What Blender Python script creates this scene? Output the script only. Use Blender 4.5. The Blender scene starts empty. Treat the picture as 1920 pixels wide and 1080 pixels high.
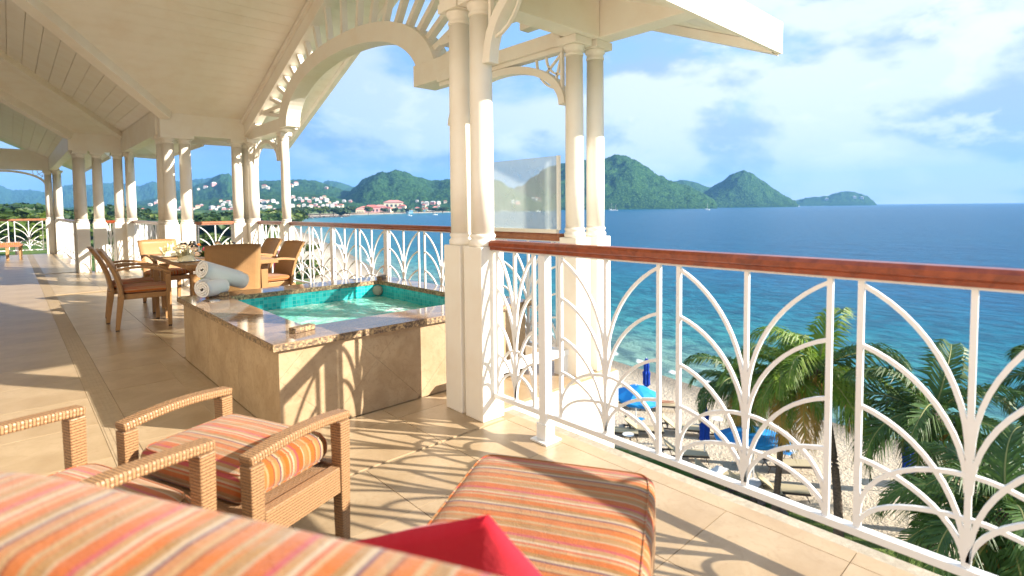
import bpy, bmesh, math, random
from mathutils import Vector, Matrix, noise
from mathutils.bvhtree import BVHTree
random.seed(7)
S = bpy.context.scene
C = S.collection
R = math.radians
PI = math.pi

# ------------------------------------------------------------------ camera
H = 1.30
YAW, PITCH, ROLL, FPX = R(42.7), math.atan(53/1020.), 0.010, 1020.
fw = Vector((math.sin(YAW)*math.cos(PITCH), math.cos(YAW)*math.cos(PITCH), -math.sin(PITCH)))
rt = Vector((math.cos(YAW), -math.sin(YAW), 0))
up = rt.cross(fw)
rt2 = rt*math.cos(ROLL) - up*math.sin(ROLL)
up2 = up*math.cos(ROLL) + rt*math.sin(ROLL)
CAM = Vector((0, 0, H))
cd = bpy.data.cameras.new('camera'); cam = bpy.data.objects.new('camera', cd); C.objects.link(cam)
cam.matrix_world = Matrix(((rt2.x, up2.x, -fw.x, CAM.x), (rt2.y, up2.y, -fw.y, CAM.y), (rt2.z, up2.z, -fw.z, CAM.z), (0, 0, 0, 1)))
cd.sensor_width = 36; cd.lens = 36*FPX/1920; cd.shift_y = -98/1920.
cd.clip_start = 0.05; cd.clip_end = 60000
cd.dof.use_dof = True; cd.dof.focus_distance = 4.8; cd.dof.aperture_fstop = 2.3
S.camera = cam

def ray(x, y):
    return fw + rt2*((x-960)/FPX) - up2*((y-442)/FPX)
def at(x, y, d):                      # world point seen at a photo position, d metres deep
    return CAM + ray(x, y)*d
def onz(x, y, z):
    d = ray(x, y); return CAM + d*((z-H)/d.z)

# ------------------------------------------------------------------ light
SUN_EL = R(25.0)
HAZE = 1.0e-4
sun_dir = Vector((.58*math.cos(SUN_EL), -.815*math.cos(SUN_EL), math.sin(SUN_EL))).normalized()
sd = bpy.data.lights.new('sun', 'SUN'); sun = bpy.data.objects.new('sun', sd); C.objects.link(sun)
sd.energy = 3.9; sd.angle = R(0.55); sd.color = (1.0, .92, .79)
sun.rotation_euler = sun_dir.to_track_quat('Z', 'Y').to_euler()

W = bpy.data.worlds.new('World'); S.world = W; W.use_nodes = True
wt = W.node_tree; wn = wt.nodes; wl = wt.links
for n in list(wn): wn.remove(n)
def N(t, **k):
    n = wn.new(t)
    for a, b in k.items(): setattr(n, a, b)
    return n
def wmath(op, a, b=None, c=None, clamp=False):
    n = wn.new('ShaderNodeMath'); n.operation = op; n.use_clamp = clamp
    for i, v in enumerate((a, b, c)):
        if v is None: continue
        if isinstance(v, (int, float)): n.inputs[i].default_value = v
        else: wl.new(v, n.inputs[i])
    return n.outputs[0]
def wmix(f, a, b):
    n = wn.new('ShaderNodeMix'); n.data_type = 'RGBA'
    if isinstance(f, (int, float)): n.inputs[0].default_value = f
    else: wl.new(f, n.inputs[0])
    for i, v in ((6, a), (7, b)):
        if isinstance(v, tuple): n.inputs[i].default_value = (*v, 1)
        else: wl.new(v, n.inputs[i])
    return n.outputs[2]
SKY_STRENGTH = 0.084
sky = N('ShaderNodeTexSky', sky_type='NISHITA'); sky.sun_disc = False
sky.sun_elevation = SUN_EL; sky.sun_rotation = math.atan2(.58, -.815)
sky.altitude = 0; sky.air_density = 1.0; sky.dust_density = 0.3; sky.ozone_density = 2.0
tc = N('ShaderNodeTexCoord')
sep = N('ShaderNodeSeparateXYZ'); wl.new(tc.outputs['Generated'], sep.inputs[0])
cmb = N('ShaderNodeVectorMath', operation='MULTIPLY'); wl.new(tc.outputs['Generated'], cmb.inputs[0]); cmb.inputs[1].default_value = (1.0, 1.0, 2.1)
def wnoise(scale, detail, rough, off, dist=0.0):
    mp = N('ShaderNodeMapping'); mp.inputs['Location'].default_value = off; wl.new(cmb.outputs[0], mp.inputs[0])
    n = N('ShaderNodeTexNoise'); n.inputs['Scale'].default_value = scale; n.inputs['Detail'].default_value = detail
    n.inputs['Roughness'].default_value = rough; n.inputs['Distortion'].default_value = dist
    wl.new(mp.outputs[0], n.inputs['Vector']); return n.outputs[0]
def wramp(v, lo, hi):
    n = N('ShaderNodeMapRange'); n.interpolation_type = 'SMOOTHSTEP'
    wl.new(v, n.inputs[0]); n.inputs[1].default_value = lo; n.inputs[2].default_value = hi; return n.outputs[0]
# clouds thicken towards the sea side (+X), the inland sky is bluer
bias = wramp(wmath('SUBTRACT', wmath('MULTIPLY', sep.outputs[0], 0.9), wmath('MULTIPLY', sep.outputs[1], 0.75)), -0.55, 0.55)
n1 = wnoise(2.3, 11, .57, (3.1, 1.7, 0.2), .25)
n1s = wnoise(2.3, 6, .50, (3.1+.10, 1.7-.13, 0.2+.16), .25)          # the same clouds, sampled a step towards the sun
cover = wramp(wmath('ADD', n1, wmath('MULTIPLY', bias, 0.06)), .40, .55)
n2 = wnoise(4.1, 8, .55, (7.3, 4.2, 1.0), .2)
shade = wramp(wmath('ADD', wmath('SUBTRACT', n1s, n1), wmath('MULTIPLY', wmath('SUBTRACT', n2, .5), .45)), -.06, .07)
zen = wramp(sep.outputs[2], 0.0, 0.33)
blue = wmix(zen, wmix(bias, (.60, 1.35, 2.8), (2.0, 2.8, 3.7)), wmix(bias, (.95, 1.8, 3.3), (1.3, 2.3, 3.9)))
base_sky = wmix(.08, blue, sky.outputs[0])
cloud = wmix(shade, wmix(bias, (2.2, 2.75, 3.4), (3.5, 3.75, 3.95)), wmix(bias, (.85, 1.45, 2.5), (1.75, 2.3, 3.1)))
puff = wramp(wnoise(6.5, 10, .6, (2.2, 8.4, 5.0), .3), .52, .64)
cloud = wmix(wmath('MULTIPLY', wmath('MULTIPLY', puff, wmath('ADD', .35, bias)), .5), cloud, (4.2, 4.3, 4.4))
skyc = wmix(wmath('MULTIPLY', cover, .92), base_sky, cloud)
low = wramp(sep.outputs[2], -0.02, -0.12)
bg = N('ShaderNodeBackground'); bg.inputs[1].default_value = SKY_STRENGTH; wl.new(skyc, bg.inputs[0])
wo = N('ShaderNodeOutputWorld'); wl.new(bg.outputs[0], wo.inputs[0])

S.view_settings.view_transform = 'Standard'; S.view_settings.look = 'None'
S.view_settings.exposure = 1.9; S.view_settings.gamma = 1; S.view_settings.use_curve_mapping = False
S.render.engine = 'CYCLES'
S.cycles.max_bounces = 12; S.cycles.diffuse_bounces = 8; S.cycles.glossy_bounces = 4; S.cycles.transmission_bounces = 8
S.cycles.transparent_max_bounces = 16; S.cycles.volume_bounces = 0

# ------------------------------------------------------------------ materials
class NT:
    def __init__(s, name):
        s.m = bpy.data.materials.new(name); s.m.use_nodes = True
        s.t = s.m.node_tree; s.p = s.t.nodes['Principled BSDF']; s.tc = s.n('ShaderNodeTexCoord')
    def n(s, t, **k):
        x = s.t.nodes.new(t)
        for a, b in k.items(): setattr(x, a, b)
        return x
    def l(s, a, b): s.t.links.new(a, b)
    def put(s, sock, v):
        if isinstance(v, (int, float)): sock.default_value = v
        elif isinstance(v, tuple): sock.default_value = (*v, 1) if len(v) == 3 and sock.type == 'RGBA' else v
        else: s.l(v, sock)
    def math(s, op, a, b=None, clamp=False):
        x = s.n('ShaderNodeMath', operation=op, use_clamp=clamp); s.put(x.inputs[0], a)
        if b is not None: s.put(x.inputs[1], b)
        return x.outputs[0]
    def mix(s, f, a, b, bt='MIX'):
        x = s.n('ShaderNodeMix', data_type='RGBA', blend_type=bt); s.put(x.inputs[0], f); s.put(x.inputs[6], a); s.put(x.inputs[7], b)
        return x.outputs[2]
    def noise(s, scale, detail=4, rough=.5, coord='Object', dist=0., scl=None):
        v = s.tc.outputs[coord]
        if scl:
            mp = s.n('ShaderNodeMapping'); mp.inputs['Scale'].default_value = scl; s.l(v, mp.inputs[0]); v = mp.outputs[0]
        x = s.n('ShaderNodeTexNoise'); x.inputs['Scale'].default_value = scale; x.inputs['Detail'].default_value = detail
        x.inputs['Roughness'].default_value = rough; x.inputs['Distortion'].default_value = dist; s.l(v, x.inputs['Vector'])
        return x.outputs[0]
    def ramp(s, v, lo, hi):
        x = s.n('ShaderNodeMapRange', interpolation_type='SMOOTHSTEP'); s.put(x.inputs[0], v); x.inputs[1].default_value = lo; x.inputs[2].default_value = hi
        return x.outputs[0]
    def rand(s):
        return s.n('ShaderNodeObjectInfo').outputs['Random']
    def vary(s, col, amt):
        h = s.n('ShaderNodeHueSaturation'); s.put(h.inputs['Color'], col)
        s.l(s.math('ADD', s.math('MULTIPLY', s.rand(), amt*2), 1-amt), h.inputs['Value']); return h.outputs[0]
    def bump(s, h, strength=.3, dist=.01):
        b = s.n('ShaderNodeBump'); b.inputs['Strength'].default_value = strength; b.inputs['Distance'].default_value = dist
        s.put(b.inputs['Height'], h); s.l(b.outputs[0], s.p.inputs['Normal'])
    def col(s, c): s.put(s.p.inputs['Base Color'], c)
    def rough(s, v): s.put(s.p.inputs['Roughness'], v)
    def spec(s, v): s.p.inputs['Specular IOR Level'].default_value = v

def paint(name, c, rough=.45, dirt=.06):
    k = NT(name); n = k.noise(3.0, 6, .6); n2 = k.noise(40, 3)
    k.col(k.mix(k.ramp(n, .35, .8), c, tuple(x*(1-dirt*(1+i*.7)) for i, x in enumerate(c)))); k.rough(rough); k.bump(n2, .08, .004); return k.m
M = {}
M['cream'] = paint('cream_paint', (.84, .80, .72), .45)
M['ceil'] = paint('ceiling_paint', (.84, .80, .72), .5)
M['white'] = paint('white_metal_paint', (.78, .79, .80), .32, .03)
M['teak'] = (lambda k: (k.col(k.mix(k.ramp(k.noise(18, 6, .6, scl=(1, .08, 1), dist=.6), .3, .75), (.30, .062, .018), (.15, .028, .010))), k.rough(.28), k.bump(k.noise(30, 4, scl=(1, .1, 1)), .15, .003), k.m)[-1])(NT('varnished_red_wood'))
M['teak2'] = (lambda k: (k.col(k.mix(k.ramp(k.noise(18, 6, .6, dist=.6), .3, .75), (.36, .15, .075), (.27, .10, .05))), k.rough(.5), k.m)[-1])(NT('weathered_red_wood'))
def stone(name, a, b, c, rough=.35, scale=5, var=.05, bump=.12):
    k = NT(name); n = k.noise(scale, 8, .65, dist=.4); n2 = k.noise(scale*5, 6, .7); n3 = k.noise(scale*.4, 3)
    x = k.mix(k.ramp(n, .35, .68), a, b); x = k.mix(k.math('MULTIPLY', k.ramp(n2, .56, .7), .55), x, c)
    x = k.mix(k.math('MULTIPLY', k.ramp(n3, .4, .7), .4), x, c); x = k.mix(k.math('MULTIPLY', k.ramp(k.noise(scale*2.2, 8, .7, dist=2.5), .50, .62), .30), x, c)
    k.col(k.vary(x, var)); k.rough(rough); k.bump(n2, bump, .004); return k.m
M['tile'] = stone('travertine_floor_tile', (.46, .345, .22), (.39, .285, .17), (.33, .225, .13), .33, 4.5, .035)
M['clad'] = stone('travertine_cladding', (.45, .33, .20), (.36, .25, .14), (.24, .15, .08), .5, 6, .03, .25)
M['grout'] = stone('grout', (.36, .27, .17), (.33, .245, .15), (.30, .22, .13), .8)
M['border'] = (lambda k: k)(stone('border_mosaic', (.45, .345, .225), (.40, .30, .19), (.34, .25, .16), .5, 26, .03, .4))
M['pebble'] = stone('pebble_dash', (.50, .44, .35), (.38, .33, .25), (.26, .22, .17), .9, 40, .02, .9)
def granite():
    k = NT('polished_brown_granite'); v = k.n('ShaderNodeTexVoronoi'); v.inputs['Scale'].default_value = 110; k.l(k.tc.outputs['Object'], v.inputs['Vector'])
    n = k.noise(7, 8, .7, dist=.8, scl=(.35, 1, 1)); n2 = k.noise(60, 5, .7)
    c = k.mix(k.ramp(n, .35, .66), (.36, .24, .145), (.22, .145, .10)); c = k.mix(k.ramp(v.outputs['Distance'], .0, .45), (.03, .022, .018), c)
    c = k.mix(k.math('MULTIPLY', k.ramp(n2, .54, .68), .8), c, (.42, .31, .20)); k.col(c); k.rough(.07); k.spec(.45); return k.m
M['granite'] = granite()
def granite_edge():
    k = NT('rough_granite_edge'); v = k.n('ShaderNodeTexVoronoi'); v.inputs['Scale'].default_value = 75; k.l(k.tc.outputs['Object'], v.inputs['Vector'])
    n2 = k.noise(45, 6, .75); c = k.mix(k.ramp(n2, .42, .6), (.07, .045, .03), (.50, .35, .18)); k.col(k.mix(k.ramp(v.outputs['Distance'], .1, .6), (.20, .12, .07), c)); k.rough(.45); k.bump(n2, .8, .01); return k.m
M['granite_edge'] = granite_edge()
def mosaic():
    k = NT('teal_mosaic'); b = k.n('ShaderNodeTexBrick'); b.offset = 0; b.inputs['Scale'].default_value = 1
    b.inputs['Brick Width'].default_value = .037; b.inputs['Row Height'].default_value = .037; b.inputs['Mortar Size'].default_value = .0022
    b.inputs['Color1'].default_value = (.0, .28, .30, 1); b.inputs['Color2'].default_value = (.04, .46, .47, 1); b.inputs['Mortar'].default_value = (.10, .42, .42, 1)
    k.l(k.tc.outputs['UV'], b.inputs['Vector']); k.col(b.outputs['Color']); k.rough(.15); k.bump(k.math('SUBTRACT', 1.0, b.outputs['Fac']), .4, .003); return k.m
M['mosaic'] = mosaic()
def poolwater():
    k = NT('bubbling_pool_water'); n = k.noise(5, 7, .62, dist=1.2); n2 = k.noise(26, 6, .6, dist=.6); n3 = k.noise(1.9, 2)
    foam = k.math('MULTIPLY', k.ramp(k.math('ADD', k.math('MULTIPLY', n, .6), k.math('MULTIPLY', n2, .4)), .50, .60), k.ramp(n3, .36, .6))
    c = k.mix(k.ramp(k.noise(3, 4), .35, .65), (.16, .56, .46), (.32, .68, .58)); k.col(k.mix(k.math('MULTIPLY', foam, .85), c, (.85, .90, .86)))
    k.rough(.08); k.bump(k.math('ADD', n, k.math('MULTIPLY', n2, .5)), .9, .03); return k.m
M['pool'] = poolwater()
def wicker(name, a, b, w=.026, h=.0095):
    k = NT(name); sp = k.n('ShaderNodeSeparateXYZ'); k.l(k.tc.outputs['UV'], sp.inputs[0])
    v = k.math('MULTIPLY', sp.outputs[1], 1/h); row = k.math('FLOOR', v); fv = k.math('FRACT', v)
    u = k.math('ADD', k.math('MULTIPLY', sp.outputs[0], 1/w), k.math('MULTIPLY', row, .5)); fu = k.math('FRACT', u)
    du = k.math('ABSOLUTE', k.math('SUBTRACT', fu, .5)); dv = k.math('ABSOLUTE', k.math('SUBTRACT', fv, .5))
    slit = k.math('MULTIPLY', k.ramp(du, .30, .20), k.ramp(dv, .30, .44))          # dark gaps where a strand dives under
    under = k.ramp(du, .5, .34); rows = k.ramp(dv, .5, .30)
    hgt = k.math('MULTIPLY', k.math('ADD', k.math('MULTIPLY', under, .5), .5), rows)
    c = k.mix(k.math('MULTIPLY', k.noise(30, 4), .5), (*a,), tuple(x*.8 for x in b)); c = k.mix(k.math('MULTIPLY', k.math('SUBTRACT', 1.0, hgt), .45), c, tuple(x*.5 for x in b))
    k.col(k.mix(k.math('MULTIPLY', slit, .85), c, tuple(x*.14 for x in b))); k.rough(.4); k.bump(hgt, .9, .004); return k.m
M['wicker'] = wicker('honey_wicker', (.54, .30, .125), (.40, .21, .085), .030, .012)
M['wicker_big'] = wicker('honey_wicker_wide_weave', (.39, .215, .10), (.33, .175, .08), .026, .0105)
STR = [(.022,(.66,.22,.04)),(.006,(.62,.50,.33)),(.016,(.50,.33,.14)),(.007,(.62,.30,.10)),(.010,(.58,.44,.24)),(.020,(.66,.25,.05)),(.005,(.36,.14,.05)),
       (.010,(.60,.42,.22)),(.014,(.62,.33,.14)),(.0055,(.20,.12,.18)),(.009,(.66,.55,.38)),(.012,(.46,.30,.11)),(.018,(.66,.24,.04)),(.008,(.62,.46,.26)),(.008,(.64,.22,.10)),(.008,(.68,.58,.42)),(.012,(.56,.36,.17)),(.010,(.60,.16,.16))]
def stripes(name, rep, dim=1.0, axis=0, obj_scale=1.0):
    k = NT(name); sp = k.n('ShaderNodeSeparateXYZ'); k.l(k.tc.outputs['Object'], sp.inputs[0])
    geo = k.n('ShaderNodeVectorTransform', vector_type='NORMAL', convert_from='WORLD', convert_to='OBJECT'); gm = k.n('ShaderNodeNewGeometry'); k.l(gm.outputs['Normal'], geo.inputs[0]); s2 = k.n('ShaderNodeSeparateXYZ'); k.l(geo.outputs[0], s2.inputs[0])
    v = k.math('ADD', sp.outputs[axis], k.math('MULTIPLY', k.ramp(k.math('ABSOLUTE', s2.outputs[axis]), .55, .9), sp.outputs[2])); v = k.math('ADD', v, k.math('MULTIPLY', k.noise(4, 2), .008))
    f = k.math('FRACT', k.math('MULTIPLY', k.math('ADD', v, 10.03), 1/rep))
    r = k.n('ShaderNodeValToRGB'); r.color_ramp.interpolation = 'CONSTANT'; tot = sum(a for a, _ in STR); p = 0
    e = r.color_ramp.elements
    for i, (w, c) in enumerate(STR):
        el = e[0] if i == 0 else (e[1] if i == 1 else e.new(min(.999, p/tot))); el.position = p/tot; el.color = (*[(x**(1.1 if q_ == 0 else 1.3))*dim*1.1 for q_, x in enumerate(c)], 1); p += w
    k.l(f, r.inputs[0]); k.col(r.outputs[0]); k.rough(.85); k.spec(.2)
    wv = k.noise(260, 2, scl=(1, 1, 1)); k.bump(k.math('ADD', wv, k.math('MULTIPLY', k.noise(6, 4), 7.0)), .5, .006)
    k.p.inputs['Sheen Weight'].default_value = .15; return k.m
M['stripe_x'] = stripes('striped_fabric', .19, .52)
M['stripe_big'] = stripes('striped_fabric_wide', .22, .50)
M['stripe_small'] = stripes('striped_seat_fabric', .12, .6)
def plain(name, c, rough=.6, bump=0, bs=20, spec=.5, var=0, sheen=0):
    k = NT(name); k.col(k.vary(c, var) if var else c); k.rough(rough); k.spec(spec)
    if bump: k.bump(k.noise(bs, 5), bump, .01)
    if sheen: k.p.inputs['Sheen Weight'].default_value = sheen
    return k.m
M['red'] = plain('red_cotton', (.50, .016, .032), .9, 1.0, 9, .1, sheen=.2)
M['towel'] = plain('white_terry', (.86, .84, .81), .95, .8, 160, .1)
M['napkin'] = plain('cream_linen', (.80, .74, .52), .9, .3, 30, .1)
M['china'] = plain('white_china', (.80, .80, .78), .15)
M['darkwood'] = plain('dark_wood_feet', (.05, .03, .02), .5)
M['chrome'] = plain('brushed_metal', (.6, .6, .6), .2); M['chrome'].node_tree.nodes['Principled BSDF'].inputs['Metallic'].default_value = 1
M['jet'] = plain('grey_plastic', (.28, .27, .22), .35)
def glassm(name, tint=(1, 1, 1), film=0.0):
    k = NT(name); k.p.inputs['Transmission Weight'].default_value = 1; k.col(tint); k.rough(0.0); k.p.inputs['IOR'].default_value = 1.45
    return k.m
M['glass'] = glassm('clear_glass')
def screen():
    k = NT('salt_hazed_glass'); k.col((.78, .80, .76)); k.rough(.35)
    tr = k.n('ShaderNodeBsdfTransparent'); tr.inputs[0].default_value = (.93, .97, .95, 1)
    gl = k.n('ShaderNodeBsdfGlossy'); gl.inputs['Roughness'].default_value = .03
    mx = k.n('ShaderNodeMixShader'); k.l(k.ramp(k.noise(9, 8, .7, dist=1.5), .2, .9), mx.inputs[0]); mx.inputs[0].default_value = .4
    f = k.math('ADD', .24, k.math('MULTIPLY', k.noise(4, 8, .75, dist=2), .12))
    k.l(f, mx.inputs[0]); tl = k.n('ShaderNodeBsdfTranslucent'); tl.inputs[0].default_value = (.9, .93, .9, 1); ms = k.n('ShaderNodeMixShader'); ms.inputs[0].default_value = .35; k.l(k.p.outputs[0], ms.inputs[1]); k.l(tl.outputs[0], ms.inputs[2]); k.l(tr.outputs[0], mx.inputs[1]); k.l(ms.outputs[0], mx.inputs[2])
    m2 = k.n('ShaderNodeMixShader'); m2.inputs[0].default_value = .06; k.l(mx.outputs[0], m2.inputs[1]); k.l(gl.outputs[0], m2.inputs[2])
    k.l(m2.outputs[0], k.t.nodes['Material Output'].inputs[0]); return k.m
M['screen'] = screen()
def leaf(name, a, b, c, trans=.25, scale=3):
    k = NT(name); n = k.noise(scale, 4, .6); n2 = k.noise(scale*8, 2)
    x = k.mix(k.ramp(n, .35, .65), a, b); x = k.mix(k.math('MULTIPLY', k.ramp(n2, .5, .7), .6), x, c)
    k.col(k.vary(x, .12)); k.rough(.5); k.spec(.35)
    tl = k.n('ShaderNodeBsdfTranslucent'); k.l(x, tl.inputs[0]); mx = k.n('ShaderNodeMixShader'); mx.inputs[0].default_value = trans
    k.l(k.p.outputs[0], mx.inputs[1]); k.l(tl.outputs[0], mx.inputs[2]); k.l(mx.outputs[0], k.t.nodes['Material Output'].inputs[0]); return k.m
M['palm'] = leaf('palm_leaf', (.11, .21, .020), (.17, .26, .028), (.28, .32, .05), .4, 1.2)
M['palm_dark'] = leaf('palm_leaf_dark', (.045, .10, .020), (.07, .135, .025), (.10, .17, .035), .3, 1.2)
M['palm_dry'] = leaf('palm_leaf_dry', (.46, .27, .06), (.36, .24, .055), (.26, .26, .06), .3, 1.2)
M['rachis'] = plain('palm_rib', (.22, .22, .06), .6)
M['bark'] = (lambda k: (k.col(k.mix(k.ramp(k.noise(9, 6, .7, scl=(1, 1, 3)), .35, .7), (.16, .115, .085), (.07, .05, .038))), k.rough(.9), k.bump(k.noise(14, 5, scl=(1, 1, 4)), .8, .05), k.m)[-1])(NT('palm_bark'))
M['tree'] = leaf('tree_leaf', (.022, .055, .012), (.045, .09, .016), (.08, .12, .025), .15, .25)
M['tree2'] = leaf('tree_leaf_yellow_green', (.06, .10, .015), (.09, .13, .02), (.13, .16, .03), .15, .25)
M['flower_leaf'] = leaf('bouquet_leaf', (.03, .09, .02), (.05, .12, .02), (.08, .14, .03), .2, 20)
M['pink'] = plain('pink_petal', (.75, .12, .25), .7); M['yellow'] = plain('yellow_petal', (.80, .55, .03), .7); M['orange'] = plain('orange_petal', (.80, .25, .03), .7)
M['blue_dark'] = plain('dark_blue_canvas', (.008, .05, .36), .8, .3, 6, .2)
M['blue'] = plain('light_blue_canvas', (.02, .24, .62), .7, .2, 6, .2)
M['frame_dark'] = plain('dark_lounger_frame', (.035, .028, .025), .5)
M['beige'] = plain('beige_sling', (.42, .35, .22), .8)
M['skin'] = plain('skin', (.42, .22, .14), .6)
M['cloth_red'] = plain('red_cloth', (.5, .06, .05), .8); M['cloth_pink'] = plain('pink_item', (.72, .08, .26), .8, .4, 20)
M['roof_red'] = plain('red_roof', (.46, .12, .09), .8, var=.2); M['roof_pale'] = plain('pale_roof', (.58, .56, .54), .8, var=.15); M['roof_pink'] = plain('salmon_roof', (.58, .22, .18), .8, var=.1)
M['wall_white'] = plain('white_wall', (.62, .60, .56), .9, var=.08); M['wall_cream'] = plain('cream_wall', (.70, .60, .42), .9, var=.1); M['wall_pink'] = plain('pink_wall', (.60, .30, .28), .9, var=.1); M['wall_blue'] = plain('blue_wall', (.14, .34, .48), .9)
M['window_dark'] = plain('dark_window', (.04, .05, .06), .3)
M['rock'] = plain('dark_rock', (.10, .08, .07), .9, .8, .3)
def hillmat(name, a, b, c, sc=.02):
    k = NT(name); n = k.noise(sc, 6, .62); n2 = k.noise(sc*7, 5, .7)
    x = k.mix(k.ramp(n, .40, .58), a, b); x = k.mix(k.ramp(n2, .46, .60), x, c); x = k.mix(k.math('MULTIPLY', k.ramp(k.noise(sc*18, 3, .7), .50, .60), .7), x, a); 
    sp = k.n('ShaderNodeSeparateXYZ'); k.l(k.tc.outputs['Object'], sp.inputs[0])
    x = k.mix(k.ramp(k.math('ADD', sp.outputs[2], k.math('MULTIPLY', n2, 9)), 1.5, -3.0), x, (.13, .085, .07))
    k.col(x); k.rough(.95); k.spec(.05); k.bump(n2, 1.0, 6.0); return k.m
M['hill'] = hillmat('forested_hill', (.008, .036, .018), (.026, .075, .022), (.070, .150, .038))
def sand():
    k = NT('beach_sand'); n = k.noise(.25, 5, .6); n2 = k.noise(3.2, 6, .65); n3 = k.noise(9, 4, .6)
    at_ = k.n('ShaderNodeAttribute'); at_.attribute_name = 'zone'; sp = k.n('ShaderNodeSeparateXYZ'); k.l(at_.outputs['Color'], sp.inputs[0])
    s = k.mix(k.ramp(n, .3, .7), (.64, .55, .43), (.55, .46, .35)); s = k.mix(k.math('MULTIPLY', k.ramp(n2, .5, .7), .35), s, (.34, .26, .18))
    s = k.mix(sp.outputs[1], s, (.27, .23, .18))
    g = k.mix(k.ramp(k.noise(.12, 6, .65), .4, .62), (.05, .11, .02), (.14, .19, .05)); 
    g = k.mix(k.ramp(k.noise(.03, 4, .6), .55, .72), g, (.34, .28, .17))
    gm = k.ramp(k.math('ADD', sp.outputs[0], k.math('MULTIPLY', k.math('SUBTRACT', k.noise(.09, 6, .7), .5), 1.1)), .42, .58)
    k.col(k.mix(gm, s, g)); k.rough(.95); k.spec(.1); k.bump(k.math('ADD', k.math('MULTIPLY', n2, 1.0), n3), 1.0, .16); return k.m
M['sand'] = sand()
def sea():
    k = NT('sea_water'); a = k.n('ShaderNodeAttribute'); a.attribute_name = 'depth'; sp = k.n('ShaderNodeSeparateXYZ'); k.l(a.outputs['Color'], sp.inputs[0])
    d = k.math('ADD', sp.outputs[0], k.math('MULTIPLY', k.math('SUBTRACT', k.noise(.012, 5, .6, scl=(1, .5, 1)), .5), .35))
    r = k.n('ShaderNodeValToRGB'); e = r.color_ramp.elements; k.l(d, r.inputs[0])
    cols = [(0, (.20, .34, .28)), (.09, (.045, .25, .26)), (.28, (.003, .16, .23)), (.55, (.001, .115, .235)), (1, (.0005, .095, .205))]
    for i, (p, c) in enumerate(cols):
        el = e[i] if i < 2 else e.new(p); el.position = p; el.color = (*c, 1)
    wav = k.noise(.9, 8, .68, scl=(1, .55, 1), dist=.3); w2 = k.noise(.16, 5, .6, scl=(1, .5, 1)); w3 = k.noise(.025, 4, .6, scl=(1, .4, 1))
    fo = k.math('MULTIPLY', k.ramp(k.math('ADD', sp.outputs[1], k.math('MULTIPLY', k.math('SUBTRACT', k.noise(.8, 6, .7), .5), .5)), .55, .75), .85)
    c = k.mix(k.math('MULTIPLY', k.ramp(w3, .42, .66), .35), r.outputs[0], (.004, .11, .21)); c = k.mix(k.math('MULTIPLY', k.ramp(w2, .5, .7), .3), c, (.0, .03, .10)); c = k.mix(k.math('MULTIPLY', k.ramp(wav, .40, .60), .6), c, (.0005, .035, .085))  # ripple shading painted into the water colour as darker tones
    k.col(k.mix(fo, c, (.8, .82, .8))); k.rough(.3); k.p.inputs['IOR'].default_value = 1.33; k.spec(.12)
    k.bump(k.math('ADD', wav, k.math('MULTIPLY', w2, 2.0)), 1.0, .35); return k.m
M['sea'] = sea()

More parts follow.
